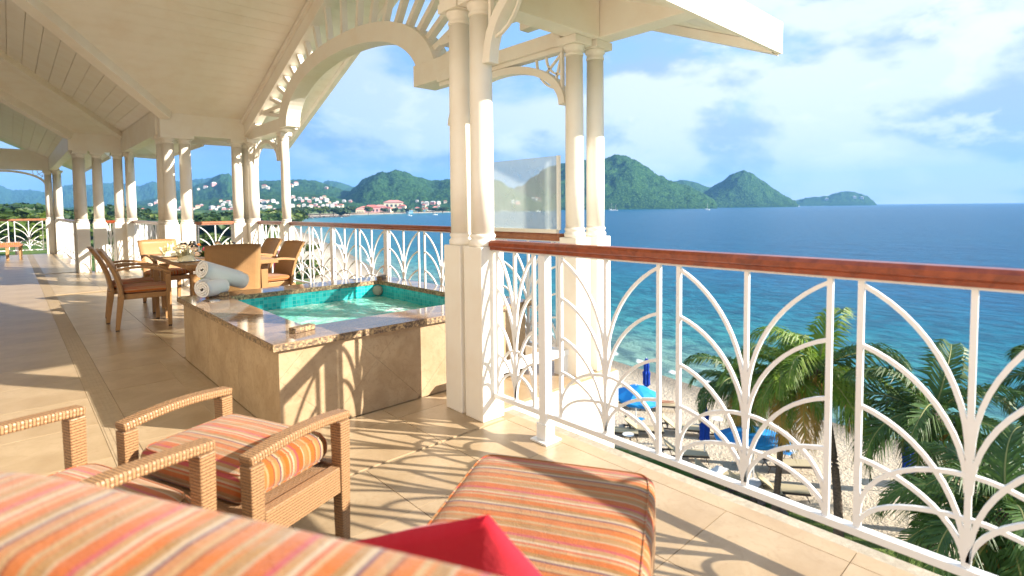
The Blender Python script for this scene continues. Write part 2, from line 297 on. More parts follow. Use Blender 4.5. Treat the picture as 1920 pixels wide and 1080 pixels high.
# ------------------------------------------------------------------ mesh builder
class MB:
    def __init__(s): s.v = []; s.f = []; s.uv = []
    def add(s, vs, fs, uvs=None):
        o = len(s.v); s.v += [tuple(v) for v in vs]; s.f += [tuple(i+o for i in f) for f in fs]
        s.uv += (uvs if uvs else [None]*len(fs)); return s
    def bx(s, x0, x1, y0, y1, z0, z1):
        v = [(x, y, z) for x in (x0, x1) for y in (y0, y1) for z in (z0, z1)]
        return s.add(v, [(0, 1, 3, 2), (4, 6, 7, 5), (0, 4, 5, 1), (2, 3, 7, 6), (0, 2, 6, 4), (1, 5, 7, 3)])
    def taper(s, c0, w0, c1, w1):          # box from centre c0, half sizes w0 (x,y) to c1,w1
        v = [(c[0]+sx*w[0], c[1]+sy*w[1], c[2]) for c, w in ((c0, w0), (c1, w1)) for sx, sy in ((-1, -1), (1, -1), (1, 1), (-1, 1))]
        return s.add(v, [(3, 2, 1, 0), (4, 5, 6, 7), (0, 1, 5, 4), (1, 2, 6, 5), (2, 3, 7, 6), (3, 0, 4, 7)])
    def bar(s, p0, p1, w, h, side=None):
        p0, p1 = Vector(p0), Vector(p1); d = (p1-p0).normalized(); sd_ = Vector(side) if side else (Vector((0, 0, 1)).cross(d) if abs(d.z) < .95 else Vector((1, 0, 0)))
        sd_ = (sd_ - d*sd_.dot(d)).normalized(); u = d.cross(sd_).normalized()
        v = [p+sd_*a*w/2+u*b*h/2 for p in (p0, p1) for a, b in ((-1, -1), (1, -1), (1, 1), (-1, 1))]
        return s.add(v, [(3, 2, 1, 0), (4, 5, 6, 7), (0, 1, 5, 4), (1, 2, 6, 5), (2, 3, 7, 6), (3, 0, 4, 7)])
    def strip(s, pts, w, h, side):          # rectangular section swept along a polyline; side = constant width direction
        pts = [Vector(p) for p in pts]; sd_ = Vector(side).normalized(); vs = []; n = len(pts); L = 0
        fs = []; uv = []; Ls = []
        for i, p in enumerate(pts):
            if i: L += (p-pts[i-1]).length
            Ls.append(L)
            d = (pts[min(i+1, n-1)]-pts[max(i-1, 0)]).normalized(); u = d.cross(sd_).normalized()
            ww = w(i/(n-1)) if callable(w) else w; hh = h(i/(n-1)) if callable(h) else h
            vs += [p+sd_*a*ww/2+u*b*hh/2 for a, b in ((-1, -1), (1, -1), (1, 1), (-1, 1))]
        per = [w if not callable(w) else w(.5), h if not callable(h) else h(.5)]
        for i in range(n-1):
            a = i*4; acc = 0
            for j in range(4):
                k2 = (j+1) % 4; st = per[j % 2]
                fs.append((a+j, a+k2, a+4+k2, a+4+j)); uv.append([(acc, Ls[i]), (acc+st, Ls[i]), (acc+st, Ls[i+1]), (acc, Ls[i+1])]); acc += st
        fs += [(3, 2, 1, 0), (n*4-4, n*4-3, n*4-2, n*4-1)]; uv += [None, None]
        return s.add(vs, fs, uv)
    def tube(s, pts, r, n=8, cap=True):
        pts = [Vector(p) for p in pts]; vs = []; m = len(pts); ref = Vector((0, 0, 1)); fs = []; uv = []; L = 0; Ls = []
        for i, p in enumerate(pts):
            if i: L += (p-pts[i-1]).length
            Ls.append(L)
            d = (pts[min(i+1, m-1)]-pts[max(i-1, 0)]).normalized(); rr = r(i/(m-1)) if callable(r) else r
            a = ref if abs(d.dot(ref)) < .95 else Vector((1, 0, 0)); x = a.cross(d).normalized(); y = d.cross(x)
            vs += [p+x*math.cos(t*2*PI/n)*rr+y*math.sin(t*2*PI/n)*rr for t in range(n)]
        r0 = r(.5) if callable(r) else r
        for i in range(m-1):
            for j in range(n):
                k2 = (j+1) % n; fs.append((i*n+j, i*n+k2, i*n+n+k2, i*n+n+j)); a0 = 2*PI*r0*j/n; a1 = 2*PI*r0*(j+1)/n
                uv.append([(a0, Ls[i]), (a1, Ls[i]), (a1, Ls[i+1]), (a0, Ls[i+1])])
        if cap: fs += [tuple(range(n-1, -1, -1)), tuple(range((m-1)*n, m*n))]; uv += [None, None]
        return s.add(vs, fs, uv)
    def lathe(s, prof, n=20, c=(0, 0, 0)):
        vs = []; fs = []
        for r, z in prof: vs += [(c[0]+r*math.cos(t*2*PI/n), c[1]+r*math.sin(t*2*PI/n), c[2]+z) for t in range(n)]
        for i in range(len(prof)-1):
            for j in range(n): k2 = (j+1) % n; fs.append((i*n+j, i*n+k2, i*n+n+k2, i*n+n+j))
        fs += [tuple(range(n-1, -1, -1)), tuple(range((len(prof)-1)*n, len(prof)*n))]
        return s.add(vs, fs)
    def prism(s, poly, ext):                # poly: 3D points, ext: vector
        n = len(poly); e = Vector(ext); v = [Vector(p) for p in poly]; v += [p+e for p in v]
        return s.add(v, [tuple(range(n-1, -1, -1)), tuple(range(n, 2*n))]+[(i, (i+1) % n, n+(i+1) % n, n+i) for i in range(n)])
    def sup(s, sx, sy, sz, c=(0, 0, 0), e=.22, nu=40, nv=18, puff=0.):
        cs = lambda t, q: math.copysign(abs(math.cos(t))**q, math.cos(t)); sn = lambda t, q: math.copysign(abs(math.sin(t))**q, math.sin(t))
        vs = []; fs = []
        for j in range(nv+1):
            p = -PI/2+PI*j/nv
            # denser near the rim
            for i in range(nu):
                t = 2*PI*i/nu; q = max(.0, cs(p, .22)); x = sx*q*cs(t, e); y = sy*q*sn(t, e); z = sz*sn(p, .75)
                if puff: z *= 1+puff*(1-(x/sx)**2)*(1-(y/sy)**2)
                vs.append((c[0]+x, c[1]+y, c[2]+z))
        for j in range(nv):
            for i in range(nu): k2 = (i+1) % nu; fs.append((j*nu+i, j*nu+k2, j*nu+nu+k2, j*nu+nu+i))
        return s.add(vs, fs)
    def mesh(s, name, mat, smooth=False, uv=True, bevel=0, seg=2, merge=False):
        me = bpy.data.meshes.new(name); me.from_pydata(s.v, [], s.f); me.update()
        ul = me.uv_layers.new(name='UVMap') if uv else None
        if ul:
            vv = me.vertices
            for p, u in zip(me.polygons, s.uv):
                if u:
                    for li, c in zip(p.loop_indices, u): ul.data[li].uv = c
                else:
                    nx, ny, nz = (abs(q) for q in p.normal)
                    a, b = (1, 2) if nx >= ny and nx >= nz else ((0, 2) if ny >= nz else (0, 1))
                    for li in p.loop_indices:
                        co = vv[me.loops[li].vertex_index].co; ul.data[li].uv = (co[a], co[b])
        if bevel or merge:
            bm = bmesh.new(); bm.from_mesh(me)
            if merge: bmesh.ops.remove_doubles(bm, verts=bm.verts, dist=1e-5)
            if bevel:
                ed = [e_ for e_ in bm.edges if len(e_.link_faces) == 2 and e_.calc_face_angle(0) > .6]
                bmesh.ops.bevel(bm, geom=ed, offset=bevel, segments=seg, profile=.5, affect='EDGES')
            bm.to_mesh(me); bm.free()
        if smooth: me.shade_smooth()
        me.materials.append(mat); return me
    def build(s, name, mat, parent=None, **k):
        return link(name, s.mesh(name, mat, **k), parent)

def link(name, me, parent=None):
    o = bpy.data.objects.new(name, me); C.objects.link(o)
    if parent: o.parent = parent
    return o
def tag(o, label=None, cat=None, group=None, kind=None):
    if label: o['label'] = label
    if cat: o['category'] = cat
    if group: o['group'] = group
    if kind: o['kind'] = kind
    return o
def thing(name, label, cat, loc=(0, 0, 0), rz=0, group=None):
    o = bpy.data.objects.new(name, None); C.objects.link(o); o.location = loc; o.rotation_euler = (0, 0, rz); o.empty_display_size = .1
    return tag(o, label, cat, group)
def dup(root, loc, rz=0, label=None, scale=None):
    r = root.copy(); C.objects.link(r); r.location = loc; r.rotation_euler = (0, 0, rz)
    if label: r['label'] = label
    if scale: r.scale = (scale, scale, scale)
    for ch in list(root.children):
        c = ch.copy(); C.objects.link(c); c.parent = r
        for g in ch.children:
            d = g.copy(); C.objects.link(d); d.parent = c
    return r
def struct(o, label=None): o['kind'] = 'structure'; return o
def clip(poly, axis, val, keep_gt):
    out = []; n = len(poly)
    for i in range(n):
        a, b = poly[i], poly[(i+1) % n]; ia = (a[axis] > val) == keep_gt; ib = (b[axis] > val) == keep_gt
        if ia: out.append(a)
        if ia != ib:
            t = (val-a[axis])/(b[axis]-a[axis]); out.append((a[0]+t*(b[0]-a[0]), a[1]+t*(b[1]-a[1])))
    return out
def cliprect(poly, x0, x1, y0, y1):
    for ax, v, g in ((0, x0, True), (0, x1, False), (1, y0, True), (1, y1, False)):
        if len(poly) < 3: return []
        poly = clip(poly, ax, v, g)
    return poly

# ------------------------------------------------------------------ terrain, sea, hills
ZB = -9.5
shore = [(31, -400), (31, 0), (31.2, 16), (32.6, 24), (36, 45), (40.5, 66), (47.8, 84), (65, 132), (87, 200), (120, 300), (167, 451), (230, 600), (290, 736), (400, 870), (521, 963), (680, 1070), (838, 1157), (1100, 1400), (1500, 1500), (1700, 1500)]
grassl = [(20, -400), (20, 40), (27, 62), (34, 84), (44, 112), (54, 143), (68, 178), (100, 285), (140, 445), (195, 600), (245, 740), (345, 885), (465, 985), (620, 1095), (780, 1185), (1040, 1430), (1450, 1540)]
def interp(tab, y):
    for (a, b), (c, d) in zip(tab, tab[1:]):
        if b <= y <= d: return a+(c-a)*(y-b)/max(1e-6, d-b)
    return tab[0][0] if y < tab[0][1] else tab[-1][0]
def segdist(p, tab):
    best = 1e9
    for (a, b), (c, d) in zip(tab, tab[1:]):
        vx, vy = c-a, d-b; t = max(0, min(1, ((p[0]-a)*vx+(p[1]-b)*vy)/(vx*vx+vy*vy))); q = math.hypot(p[0]-a-t*vx, p[1]-b-t*vy)
        if q < best: best = q
    return best
def vcol(me, name, vals):
    a = me.color_attributes.new(name, 'FLOAT_COLOR', 'POINT')
    a.data.foreach_set('color', [c for v in vals for c in (*v, 1)])
# ground: rows along the shoreline curve, columns inland
cols_off = [-3, -1.6, -.6, 0.0, .8, 1.8, 3, 4.5, 6.5, 9, 12, 16, 22, 30, 45, 70, 110, 180, 300, 500, 900, 1500, 2600, 4200]
ys = [-400, -150, -60, -20]+[y*4. for y in range(-4, 50)]+[205, 215, 230, 250, 275, 300, 340, 380, 420, 451, 500, 550, 600, 660, 736, 800, 870, 920, 963, 1010, 1070, 1157, 1300, 1400, 1500, 2500, 4500]
gv = []; zone = []
for y in ys:
    sx = interp(shore, min(y, 1499)); gx = interp(grassl, min(y, 1499))
    for o in cols_off:
        k = 1.0 if y < 60 else (1+ (y-60)/140. if y < 500 else 4.2)
        x = sx-o*(k if o < 20 else 1)
        z = ZB-.04-(.22*math.exp(-max(0, o)/3.)) + (.10*noise.noise(Vector((x*.5, y*.5, 0))) if o > 1.5 and o < 30 else 0)
        if y > 300 and o > 0: z += min(3.2, o*k*.06)*min(1, (y-300)/250.)
        if o < 0: z = ZB-.3+o*.12
        gv.append((x, y, z))
        gd = gx-x; g = max(0., min(1., .5+gd/max(3., (sx-gx)*.4)))
        zone.append((g, 1 if o < 1.9 and o > -9 else (.45 if o < 3.2 else 0), 0))
nc = len(cols_off); gf = [(i*nc+j, (i+1)*nc+j, (i+1)*nc+j+1, i*nc+j+1) for i in range(len(ys)-1) for j in range(nc-1)]
mb = MB(); mb.add(gv, gf); me = mb.mesh('ground', M['sand'], smooth=True, uv=False); vcol(me, 'zone', zone); g = link('ground', me); struct(g)
# sea: polar sheet
sv = []; dep = []; sf = []
rs = [8, 14, 18, 22, 26, 28.5, 30, 31, 32, 33, 34, 35.5, 37, 39, 41, 44, 47, 51, 56, 62, 70, 80, 92, 105, 120, 140, 165, 190, 220, 255, 300, 350, 410, 480, 560, 650, 760, 880, 1020, 1200, 1450, 1800, 2300, 3000, 4200, 6000, 8500, 12000]
nA = 260
for r_ in rs:
    for i in range(nA+1):
        a = R(-35+i*(215./nA)); x, y = r_*math.sin(a), r_*math.cos(a); sv.append((x, y, ZB-.20))
        if r_ < 2400:
            d = segdist((x, y), shore); sx = interp(shore, min(y, 1499)); sgn = 1 if x > sx else -1
        else: d = 1000; sgn = 1
        d *= sgn; far = max(1., (y/160.)) if y > 60 else 1.
        fw_ = .45
        dep.append((min(1., max(0., d/far)/85.) if d < 85*far else 1, 1.-min(1., abs(d-.2*far)/(.75*far)), 0))
nn = nA+1
sf = [(i*nn+j, i*nn+j+1, (i+1)*nn+j+1, (i+1)*nn+j) for i in range(len(rs)-1) for j in range(nA)]
mb = MB(); mb.add(sv, [tuple(reversed(f)) for f in sf]); me = mb.mesh('sea', M['sea'], smooth=True, uv=False); vcol(me, 'depth', dep); struct(link('sea', me))

def hill(name, sil, D, front, back, nx=240, ny=60, amp=7., seed=0, power=.8, cliff=0.):
    """forested ridge: sil = skyline in photo positions, D = distance of the ridge"""
    a0, a1 = sil[0][0], sil[-1][0]; vs = []
    for i in range(nx+1):
        px = a0+(a1-a0)*i/nx
        for (x0, y0), (x1, y1) in zip(sil, sil[1:]):
            if x0 <= px <= x1: t = (px-x0)/(x1-x0); t2 = t*t*(3-2*t)*.6+t*.4; py = y0+(y1-y0)*t2; break
        p = at(px, py, D); dirh = Vector((p.x, p.y, 0)).normalized(); hgt = max(2., p.z-ZB)
        for j in range(ny+1):
            s_ = j/ny
            if s_ < .72:
                t = s_/.72; dd = p.xy.length-front*(1-t); z = hgt*(cliff+(1-cliff)*(math.sin(t*PI/2)**power)) if t > 0 else 0
                rid = noise.fractal(Vector((px*.012+seed, t*1.5, seed)), 1., 2., 4)*hgt*.16*math.sin(t*PI)
                z += rid
            else:
                t = (s_-.72)/.28; dd = p.xy.length+back*t; z = hgt*math.cos(t*PI/2)
            q = dirh*dd; w = min(1, s_*14)
            nz = noise.fractal(Vector((q.x/38., q.y/38., seed)), .8, 2., 5)*amp*w
            nz += abs(noise.noise(Vector((q.x/13., q.y/13., seed))))*amp*.8*w
            vs.append((q.x, q.y, max(ZB-3, ZB+z+nz-(3 if j == 0 else 0))))
    m = ny+1; fs = [(i*m+j, (i+1)*m+j, (i+1)*m+j+1, i*m+j+1) for i in range(nx) for j in range(ny)]
    mb = MB(); mb.add([(x, y, z-ZB) for x, y, z in vs], fs); o = mb.build(name, M['hill'], smooth=True, uv=False); o.location.z = ZB; struct(o)
    return BVHTree.FromPolygons([Vector(v) for v in vs], fs)
bv = []
hill('hills', [(-120, 345), (0, 351), (22, 358), (56, 358), (96, 363), (118, 353), (138, 351), (164, 350), (189, 347), (213, 348), (240, 350), (262, 353), (289, 344), (302, 349), (329, 341), (356, 339), (378, 338), (400, 336), (440, 345), (500, 350), (560, 352), (600, 347), (616, 343), (631, 345), (662, 353), (700, 366), (740, 385)], 5200, 1900, 600, 420, 60, 14, 1.5)
bv.append(hill('hills', [(180, 393), (240, 384), (300, 372), (340, 358), (385, 345), (405, 334), (414, 328), (428, 327), (436, 333), (459, 332), (486, 342), (516, 342), (567, 340), (587, 342), (620, 352), (650, 362), (690, 374), (740, 388)], 3000, 1300, 500, 320, 70, 7, 3.3))
bv.append(hill('hills', [(60, 394), (200, 388), (330, 383), (430, 372), (500, 362), (550, 360), (600, 368), (650, 378), (700, 386), (740, 395)], 1900, 750, 300, 280, 60, 5, 5.1))
bv.append(hill('hills', [(610, 392), (640, 376), (668, 351), (683, 338), (695, 333), (709, 329), (725, 332), (745, 327), (761, 330), (784, 336), (813, 342), (840, 340), (890, 338), (937, 344), (957, 355), (1000, 372), (1040, 390)], 2500, 1000, 500, 320, 90, 7, 8.7))
bv.append(hill('hills', [(935, 385), (957, 358), (976, 351), (1001, 334), (1027, 316), (1057, 307), (1100, 302), (1134, 299), (1154, 294), (1171, 295), (1188, 303), (1209, 317), (1240, 334), (1256, 341), (1290, 352), (1319, 364), (1337, 375), (1345, 386)], 2350, 430, 500, 340, 100, 7, 2.2, .85, .06))
bv.append(hill('hills', [(1235, 362), (1259, 342), (1281, 338), (1300, 342), (1331, 352), (1365, 366), (1400, 380)], 3600, 400, 300, 120, 40, 6, 4.4))
bv.append(hill('hills', [(1312, 370), (1322, 360), (1350, 343), (1375, 327), (1385, 324), (1395, 323), (1406, 327), (1431, 341), (1453, 357), (1475, 369), (1491, 378), (1497, 386)], 2900, 300, 400, 220, 80, 6, 6.4, .9, .07))
bv.append(hill('hills', [(1470, 384), (1489, 377), (1516, 371), (1550, 369), (1565, 364), (1578, 360), (1597, 360), (1612, 364), (1625, 368), (1636, 376), (1644, 384)], 4300, 250, 300, 160, 40, 7, 9.1, .7, .1))
BASE = BVHTree.FromPolygons([Vector((-9000, -9000, ZB)), Vector((9000, -9000, ZB)), Vector((9000, 9000, ZB)), Vector((-9000, 9000, ZB))], [(0, 1, 2, 3)])
def cast(px, py):
    d = ray(px, py).normalized(); best = None
    for b in bv+[BASE]:
        h = b.ray_cast(CAM, d)
        if h[0] and (best is None or h[3] < best[1]): best = (h[0], h[3])
    return best[0] if best else None

# ------------------------------------------------------------------ floor, building mass
mb = MB()
for x0, x1, y0, y1 in ((-3.2, 2.28, -4.5, 2.60), (-3.2, 3.53, 2.60, 11.1), (-3.2, 2.1, 11.1, 15.05), (-3.2, 1.25, 15.05, 22.6)):
    mb.bx(x0, x1, y0, y1, -.30, -.006)
fl = struct(mb.build('floor', M['grout'], uv=False))
def rect_tiles(xs, y0, y1, step, mat='tile', z=0., name='tile', off=0, gap=.0018, parent=None):
    cache = {}
    for x0, x1 in zip(xs, xs[1:]):
        y = y0+off
        while y < y1-.03:
            ye = min(y+step, y1); key = (round(x1-x0, 3), round(ye-y, 3))
            if key not in cache:
                cache[key] = MB().bx(-(x1-x0)/2+gap, (x1-x0)/2-gap, -(ye-y)/2+gap, (ye-y)/2-gap, -.012, 0).mesh(name, M[mat], uv=False)
            o = link(name, cache[key], parent or fl); o.location = ((x0+x1)/2, (y+ye)/2, z); y = ye
rect_tiles([.48, .80, 1.25, 1.72, 2.19], -.35, 2.44, .465, off=0)
rect_tiles([2.19, 2.28], -.35, 2.44, .93)
rect_tiles([-.25, .35], -.2, 22.4, .62)
rect_tiles([.48, 1.08], 2.44, 10.9, .60)
rect_tiles([1.08, 1.68, 2.28, 2.88, 3.52], 5.50, 10.9, .60)
rect_tiles([.48, 1.08, 1.6, 2.09], 11.1, 14.9, .62)
rect_tiles([.48, 1.2], 15.06, 22.4, .62)
rect_tiles([2.29, 2.72, 3.12, 3.525], 2.61, 3.12, .51)
rect_tiles([1.08, 1.72, 2.19], 2.46, 3.12, .47)
MB().bx(.351, .479, -.35, 22.4, -.012, -.001).build('border_strip', M['border'], fl)
ml = MB()
for k in range(5): ml.bx(.362+k*.024, .368+k*.024, -.35, 22.4, -.01, .0006)
ml.build('border_line', M['border'], fl)
MB().bx(.90, 1.03, 3.2, 5.5, .0005, .003).build('border_strip', M['border'], fl)
MB().bx(2.281, 2.375, -4.5, 2.58, -.34, -.02).build('pebble_ledge', M['pebble'], fl)
mb = MB()
for x0, x1, y0, y1 in ((-3.2, 2.34, -4.5, 2.50), (-3.2, 3.515, 2.615, 11.0), (-3.2, 2.0, 11.0, 14.95), (-3.2, 1.15, 14.95, 22.5)):
    mb.bx(x0, x1, y0, y1, ZB-1, -.31)
tag(mb.build('villa_wall', M['cream'], uv=False), 'pale rendered villa wall dropping below the balcony floor to the sand', 'wall')
tag(MB().bx(2.29, 3.526, 2.585, 2.598, -.31, -.012).build('slab_edge', M['cream'], uv=False), 'sunlit cream slab edge of the projecting bay behind the railing', 'wall')
hw = tag(MB().bx(-2.75, -2.6, -4.5, 22.6, 0, 5.3).build('unseen_house_wall', M['cream'], uv=False), 'unseen cream house wall added to block light along the inner side of the balcony', 'wall')  # unseen wall, put in to block ambient light and warm the interior

# ------------------------------------------------------------------ columns
def make_column(label, loc, ped=.172, group='turned columns on square pedestals'):
    t = thing('column', label, 'column', loc, 0, group); h = ped/2
    MB().bx(-h, h, -h, h, 0, 1.065).build('pedestal', M['cream'], t, bevel=.006)
    MB().lathe([(.080, 1.066), (.084, 1.078), (.084, 1.094), (.076, 1.104), (.072, 1.112), (.079, 1.122), (.080, 1.130), (.073, 1.142)], 28).build('base', M['cream'], t, smooth=True)
    MB().lathe([(.0715, 1.143), (.0715, 1.5), (.069, 2.0), (.0655, 2.445)], 28).build('shaft', M['cream'], t, smooth=True)
    MB().lathe([(.066, 2.446), (.071, 2.452), (.071, 2.462), (.066, 2.468), (.066, 2.488), (.076, 2.497), (.081, 2.510), (.082, 2.522)], 28).build('capital', M['cream'], t, smooth=True)
    MB().bx(-.096, .096, -.096, .096, 2.523, 2.579).build('abacus', M['cream'], t, bevel=.003)
    return t
cols = [(2.136, 2.787, 'left column of the big double pair beside the hot tub'), (2.136, 2.580, 'right column of the big double pair where the near wooden rail ends'),
        (3.218, 2.768, 'left column of the pair beyond the glass wind screen'), (3.442, 2.745, 'outermost column at the sea corner, right of the glass wind screen'),
        (3.42, 4.42, 'column hidden behind the big double pair at the end of the glass screen'), (3.42, 9.28, 'white column where the arch ends behind the two right dining chairs'),
        (3.10, 10.76, 'column at the right end of the short orange rail behind the table'), (3.33, 10.62, 'sunlit column left of the small corner arch behind the dining chairs'), (3.30, 10.86, 'shaded column tucked behind the sunlit corner column'),
        (2.02, 10.76, 'sunlit striped column at the corner under the white beam behind the table'), (2.27, 10.76, 'second sunlit column under the white beam, left of the orange rail'), (1.98, 11.02, 'shaded column just behind the striped corner column'),
        (1.14, 14.72, 'beige near column of the shaded corner pair behind the left dining chair'), (1.43, 14.72, 'second beige column of the shaded corner pair'), (1.12, 14.98, 'shaded column behind the beige corner column'),
        (1.80, 14.72, 'column with a small light patch at the right of the dark red rail'), (2.00, 14.60, 'column carrying a curved bracket left of the foreshortened white rail'),
        (.93, 22.2, 'far left column at the end of the distant railing'), (1.12, 22.2, 'far column right of the most distant one'), (1.15, 21.95, 'far sunlit column carrying a bracket')]
c0 = None
for x, y, lab in cols:
    if c0 is None: c0 = make_column(lab, (x, y, 0))
    else:
        c = dup(c0, (x, y, 0), 0, lab)
        if y > 10: 
            for ch in c.children: ch.scale = (1.3, 1.3, 1)

# ------------------------------------------------------------------ beams
ZBm = 2.58
def beam(label, x0, x1, y0, y1, z0, z1):
    o = MB().bx(x0, x1, y0, y1, z0, z1).build('beam', M['cream'], uv=False, bevel=.004); return tag(o, label, 'beam')
beam('cream beam facing the camera over the far table columns with slanted light patches', 1.90, 3.27, 10.66, 10.84, ZBm, 3.03)
beam('cream beam from the double column pair to the sea corner column', 2.23, 3.34, 2.62, 2.79, ZBm, 2.95)
beam('cream beam running right from the sea corner column out to the roof corner', 3.345, 3.51, 1.76, 2.80, ZBm, 2.95)
beam('cream beam over the near double columns', 2.05, 2.225, 1.76, 2.88, ZBm+.001, 2.94)
beam('low cream beam above the small arch and glass screen', 3.16, 3.30, 2.865, 4.50, 2.545, 2.655)
beam('thin cream moulding under the low beam above the small arch', 3.19, 3.27, 2.865, 4.50, 2.505, 2.543)
beam('cream tie beam carrying the near foot of the sunburst arch', 3.20, 3.48, 4.30, 4.98, ZBm+.002, 2.80)
beam('cream beam from the corner columns to the far foot of the sunburst arch', 3.275, 3.46, 8.80, 10.84, ZBm+.003, 2.78)
beam('brown shaded beam running away from the table corner to the second corner', 1.86, 2.04, 10.845, 14.63, ZBm, 3.0)
beam('shaded cream beam over the second corner columns', .96, 2.08, 14.64, 14.80, ZBm, 3.0)
beam('shaded beam running away to the far left columns', .96, 1.13, 14.805, 22.1, ZBm, 3.0)
beam('dim beam at the far left end of the balcony', -2.5, 1.2, 22.11, 22.28, ZBm, 3.2)
beam('thin white lintel behind the far table columns', 2.06, 3.35, 11.45, 11.5, 2.56, 2.66)

# ------------------------------------------------------------------ roof / ceilings
RY, RZ = 6.71, 4.56
zG1 = lambda y: 2.61+.41*(11.47-y)
zG1n = lambda y: 2.50+.41*(y-1.69)
zS1 = lambda x: 2.97+.49*(1.95-x)
zG2 = lambda y: 2.97+.41*(14.6-y)
zS3 = lambda x: 2.97+.49*(.95-x)
Lx = lambda xc, yc, y: xc-.83*(yc-y)
Ly = lambda xc, yc, x: yc+(x-xc)/.83
ceil = struct(MB().add([(-2.6, 11.5, 5.4), (-2.6, -1, 5.4), (-2.6, -1, 5.45), (-2.6, 11.5, 5.45)], [(0, 1, 2, 3)]).build('ceiling', M['ceil'], uv=False))
def plank(p, th=.03):
    """p: four underside corners, lifted to a thin board"""
    o = MB().prism(p, (0, 0, th)).build('plank', M['ceil'], ceil, uv=False); return o
STEP = .178; g_ = .0025
y = RY
while y < 11.5:
    a, b = y+g_, min(y+STEP-g_, 11.5)
    plank([(Lx(1.95, 10.6, a), a, zG1(a)), (4.27, a, zG1(a)), (4.27, b, zG1(b)), (Lx(1.95, 10.6, b), b, zG1(b))]); y += STEP
y = 1.69
while y < RY:
    a, b = y+g_, min(y+STEP-g_, RY)
    plank([(-1.3, a, zG1n(a)), (4.27, a, zG1n(a)), (4.27, b, zG1n(b)), (-1.3, b, zG1n(b))]); y += STEP
x = 2.75
while x > -2.5:
    a, b = x-g_, x-STEP+g_
    lo = lambda q: Ly(1.95, 10.6, q) if q > -1.28 else 1.7
    plank([(a, lo(a), zS1(a)), (a, Ly(1.95, 14.6, a), zS1(a)), (b, Ly(1.95, 14.6, b), zS1(b)), (b, lo(b), zS1(b))]); x -= STEP
y = 15.4
while y > 10.8:
    a, b = y-STEP+g_, y-g_
    plank([(Lx(.95, 14.6, a), a, zG2(a)), (Lx(1.95, 14.6, a), a, zG2(a)), (Lx(1.95, 14.6, b), b, zG2(b)), (Lx(.95, 14.6, b), b, zG2(b))]); y -= STEP
x = 1.75
while x > -2.5:
    a, b = x-g_, x-STEP+g_
    plank([(a, Ly(.95, 14.6, a), zS3(a)), (a, 22.9, zS3(a)), (b, 22.9, zS3(b)), (b, Ly(.95, 14.6, b), zS3(b))]); x -= STEP
# roof covering above the boards
rm = MB(); dz = .033
def slab(p): rm.prism([(q[0], q[1], q[2]+dz) for q in p], (0, 0, .09))
slab([(Lx(1.95, 10.6, RY), RY, RZ), (4.27, RY, RZ), (4.27, 11.5, zG1(11.5)), (Lx(1.95, 10.6, 11.5), 11.5, zG1(11.5))])
slab([(-1.3, 1.69, 2.5), (4.27, 1.69, 2.5), (4.27, RY, RZ), (-1.3, RY, RZ)])
slab([(2.75, Ly(1.95, 10.6, 2.75), zS1(2.75)), (2.75, Ly(1.95, 14.6, 2.75), zS1(2.75)), (-2.5, Ly(1.95, 14.6, -2.5), zS1(-2.5)), (-2.5, Ly(1.95, 10.6, -2.5), zS1(-2.5))])
slab([(-2.5, 1.7, zS1(-2.5)), (-1.28, 1.7, zS1(-1.28)), (-1.28, 6.71, zS1(-1.28)), (-2.5, 6.71, zS1(-2.5))])  # unseen strip on the house side, added to keep light from leaking in
slab([(Lx(.95, 14.6, 10.8), 10.8, zG2(10.8)), (Lx(1.95, 14.6, 10.8), 10.8, zG2(10.8)), (Lx(1.95, 14.6, 15.4), 15.4, zG2(15.4)), (Lx(.95, 14.6, 15.4), 15.4, zG2(15.4))])
slab([(1.75, Ly(.95, 14.6, 1.75), zS3(1.75)), (1.75, 22.9, zS3(1.75)), (-2.5, 22.9, zS3(-2.5)), (-2.5, Ly(.95, 14.6, -2.5), zS3(-2.5))])
tag(rm.build('roof', M['ceil'], uv=False), 'roof covering over the boarded balcony ceilings, seen only from outside', 'roof')
def valley(label, xc, yc, y0, z_of_y, w=.13, h=.16):
    p0 = (Lx(xc, yc, y0), y0, z_of_y(y0)-h/2+.02); p1 = (Lx(xc, yc, yc+.05), yc+.05, z_of_y(yc+.05)-h/2+.02)
    tag(MB().bar(p0, p1, w, h).build('ceiling_beam', M['cream'], uv=False, bevel=.006), label, 'beam')
valley('bright sloping ceiling beam from the upper left down to the table corner', 1.95, 10.6, RY, zG1, .17, .14)
valley('dim sloping ceiling beam in the middle of the left ceilings', 1.95, 14.6, 10.9, zG2)
valley('dimmest sloping ceiling beam at the far left', .95, 14.6, 11.2, zG2)
# fascias
def board(name, label, p0, p1, w, h, cat='fascia', side=None, mat='cream'):
    return tag(MB().bar(p0, p1, w, h, side).build(name, M[mat], uv=False, bevel=.003), label, cat)
MB_ = MB().prism([(2.3, 1.66, 2.43), (4.31, 1.66, 2.43), (4.31, 1.66, 2.66), (2.3, 1.66, 2.66)], (0, .028, 0))
tag(MB_.build('fascia_board', M['cream'], uv=False), 'bright white fascia board ending in the pointed roof corner over the sea', 'fascia')
tag(MB().prism([(4.28, 1.69, 2.42), (4.28, RY, RZ-.08), (4.28, 11.5, zG1(11.5)-.08), (4.28, 11.5, zG1(11.5)+.14), (4.28, RY, RZ+.14), (4.28, 1.69, 2.64)], (.03, 0, 0)).build('barge_board', M['cream'], uv=False),
    'cream barge board along the outer edge of the gable roof beyond the arch', 'barge board')
tag(MB().prism([(4.215, 1.70, 2.425), (4.215, RY, RZ-.10), (4.215, 11.45, zG1(11.45)-.10), (4.215, 11.45, zG1(11.45)-.005), (4.215, RY, RZ-.005), (4.215, 1.70, 2.50)], (.06, 0, 0)).build('rafter', M['cream'], uv=False),
    'outer rafter under the gable roof edge beyond the arch', 'rafter')
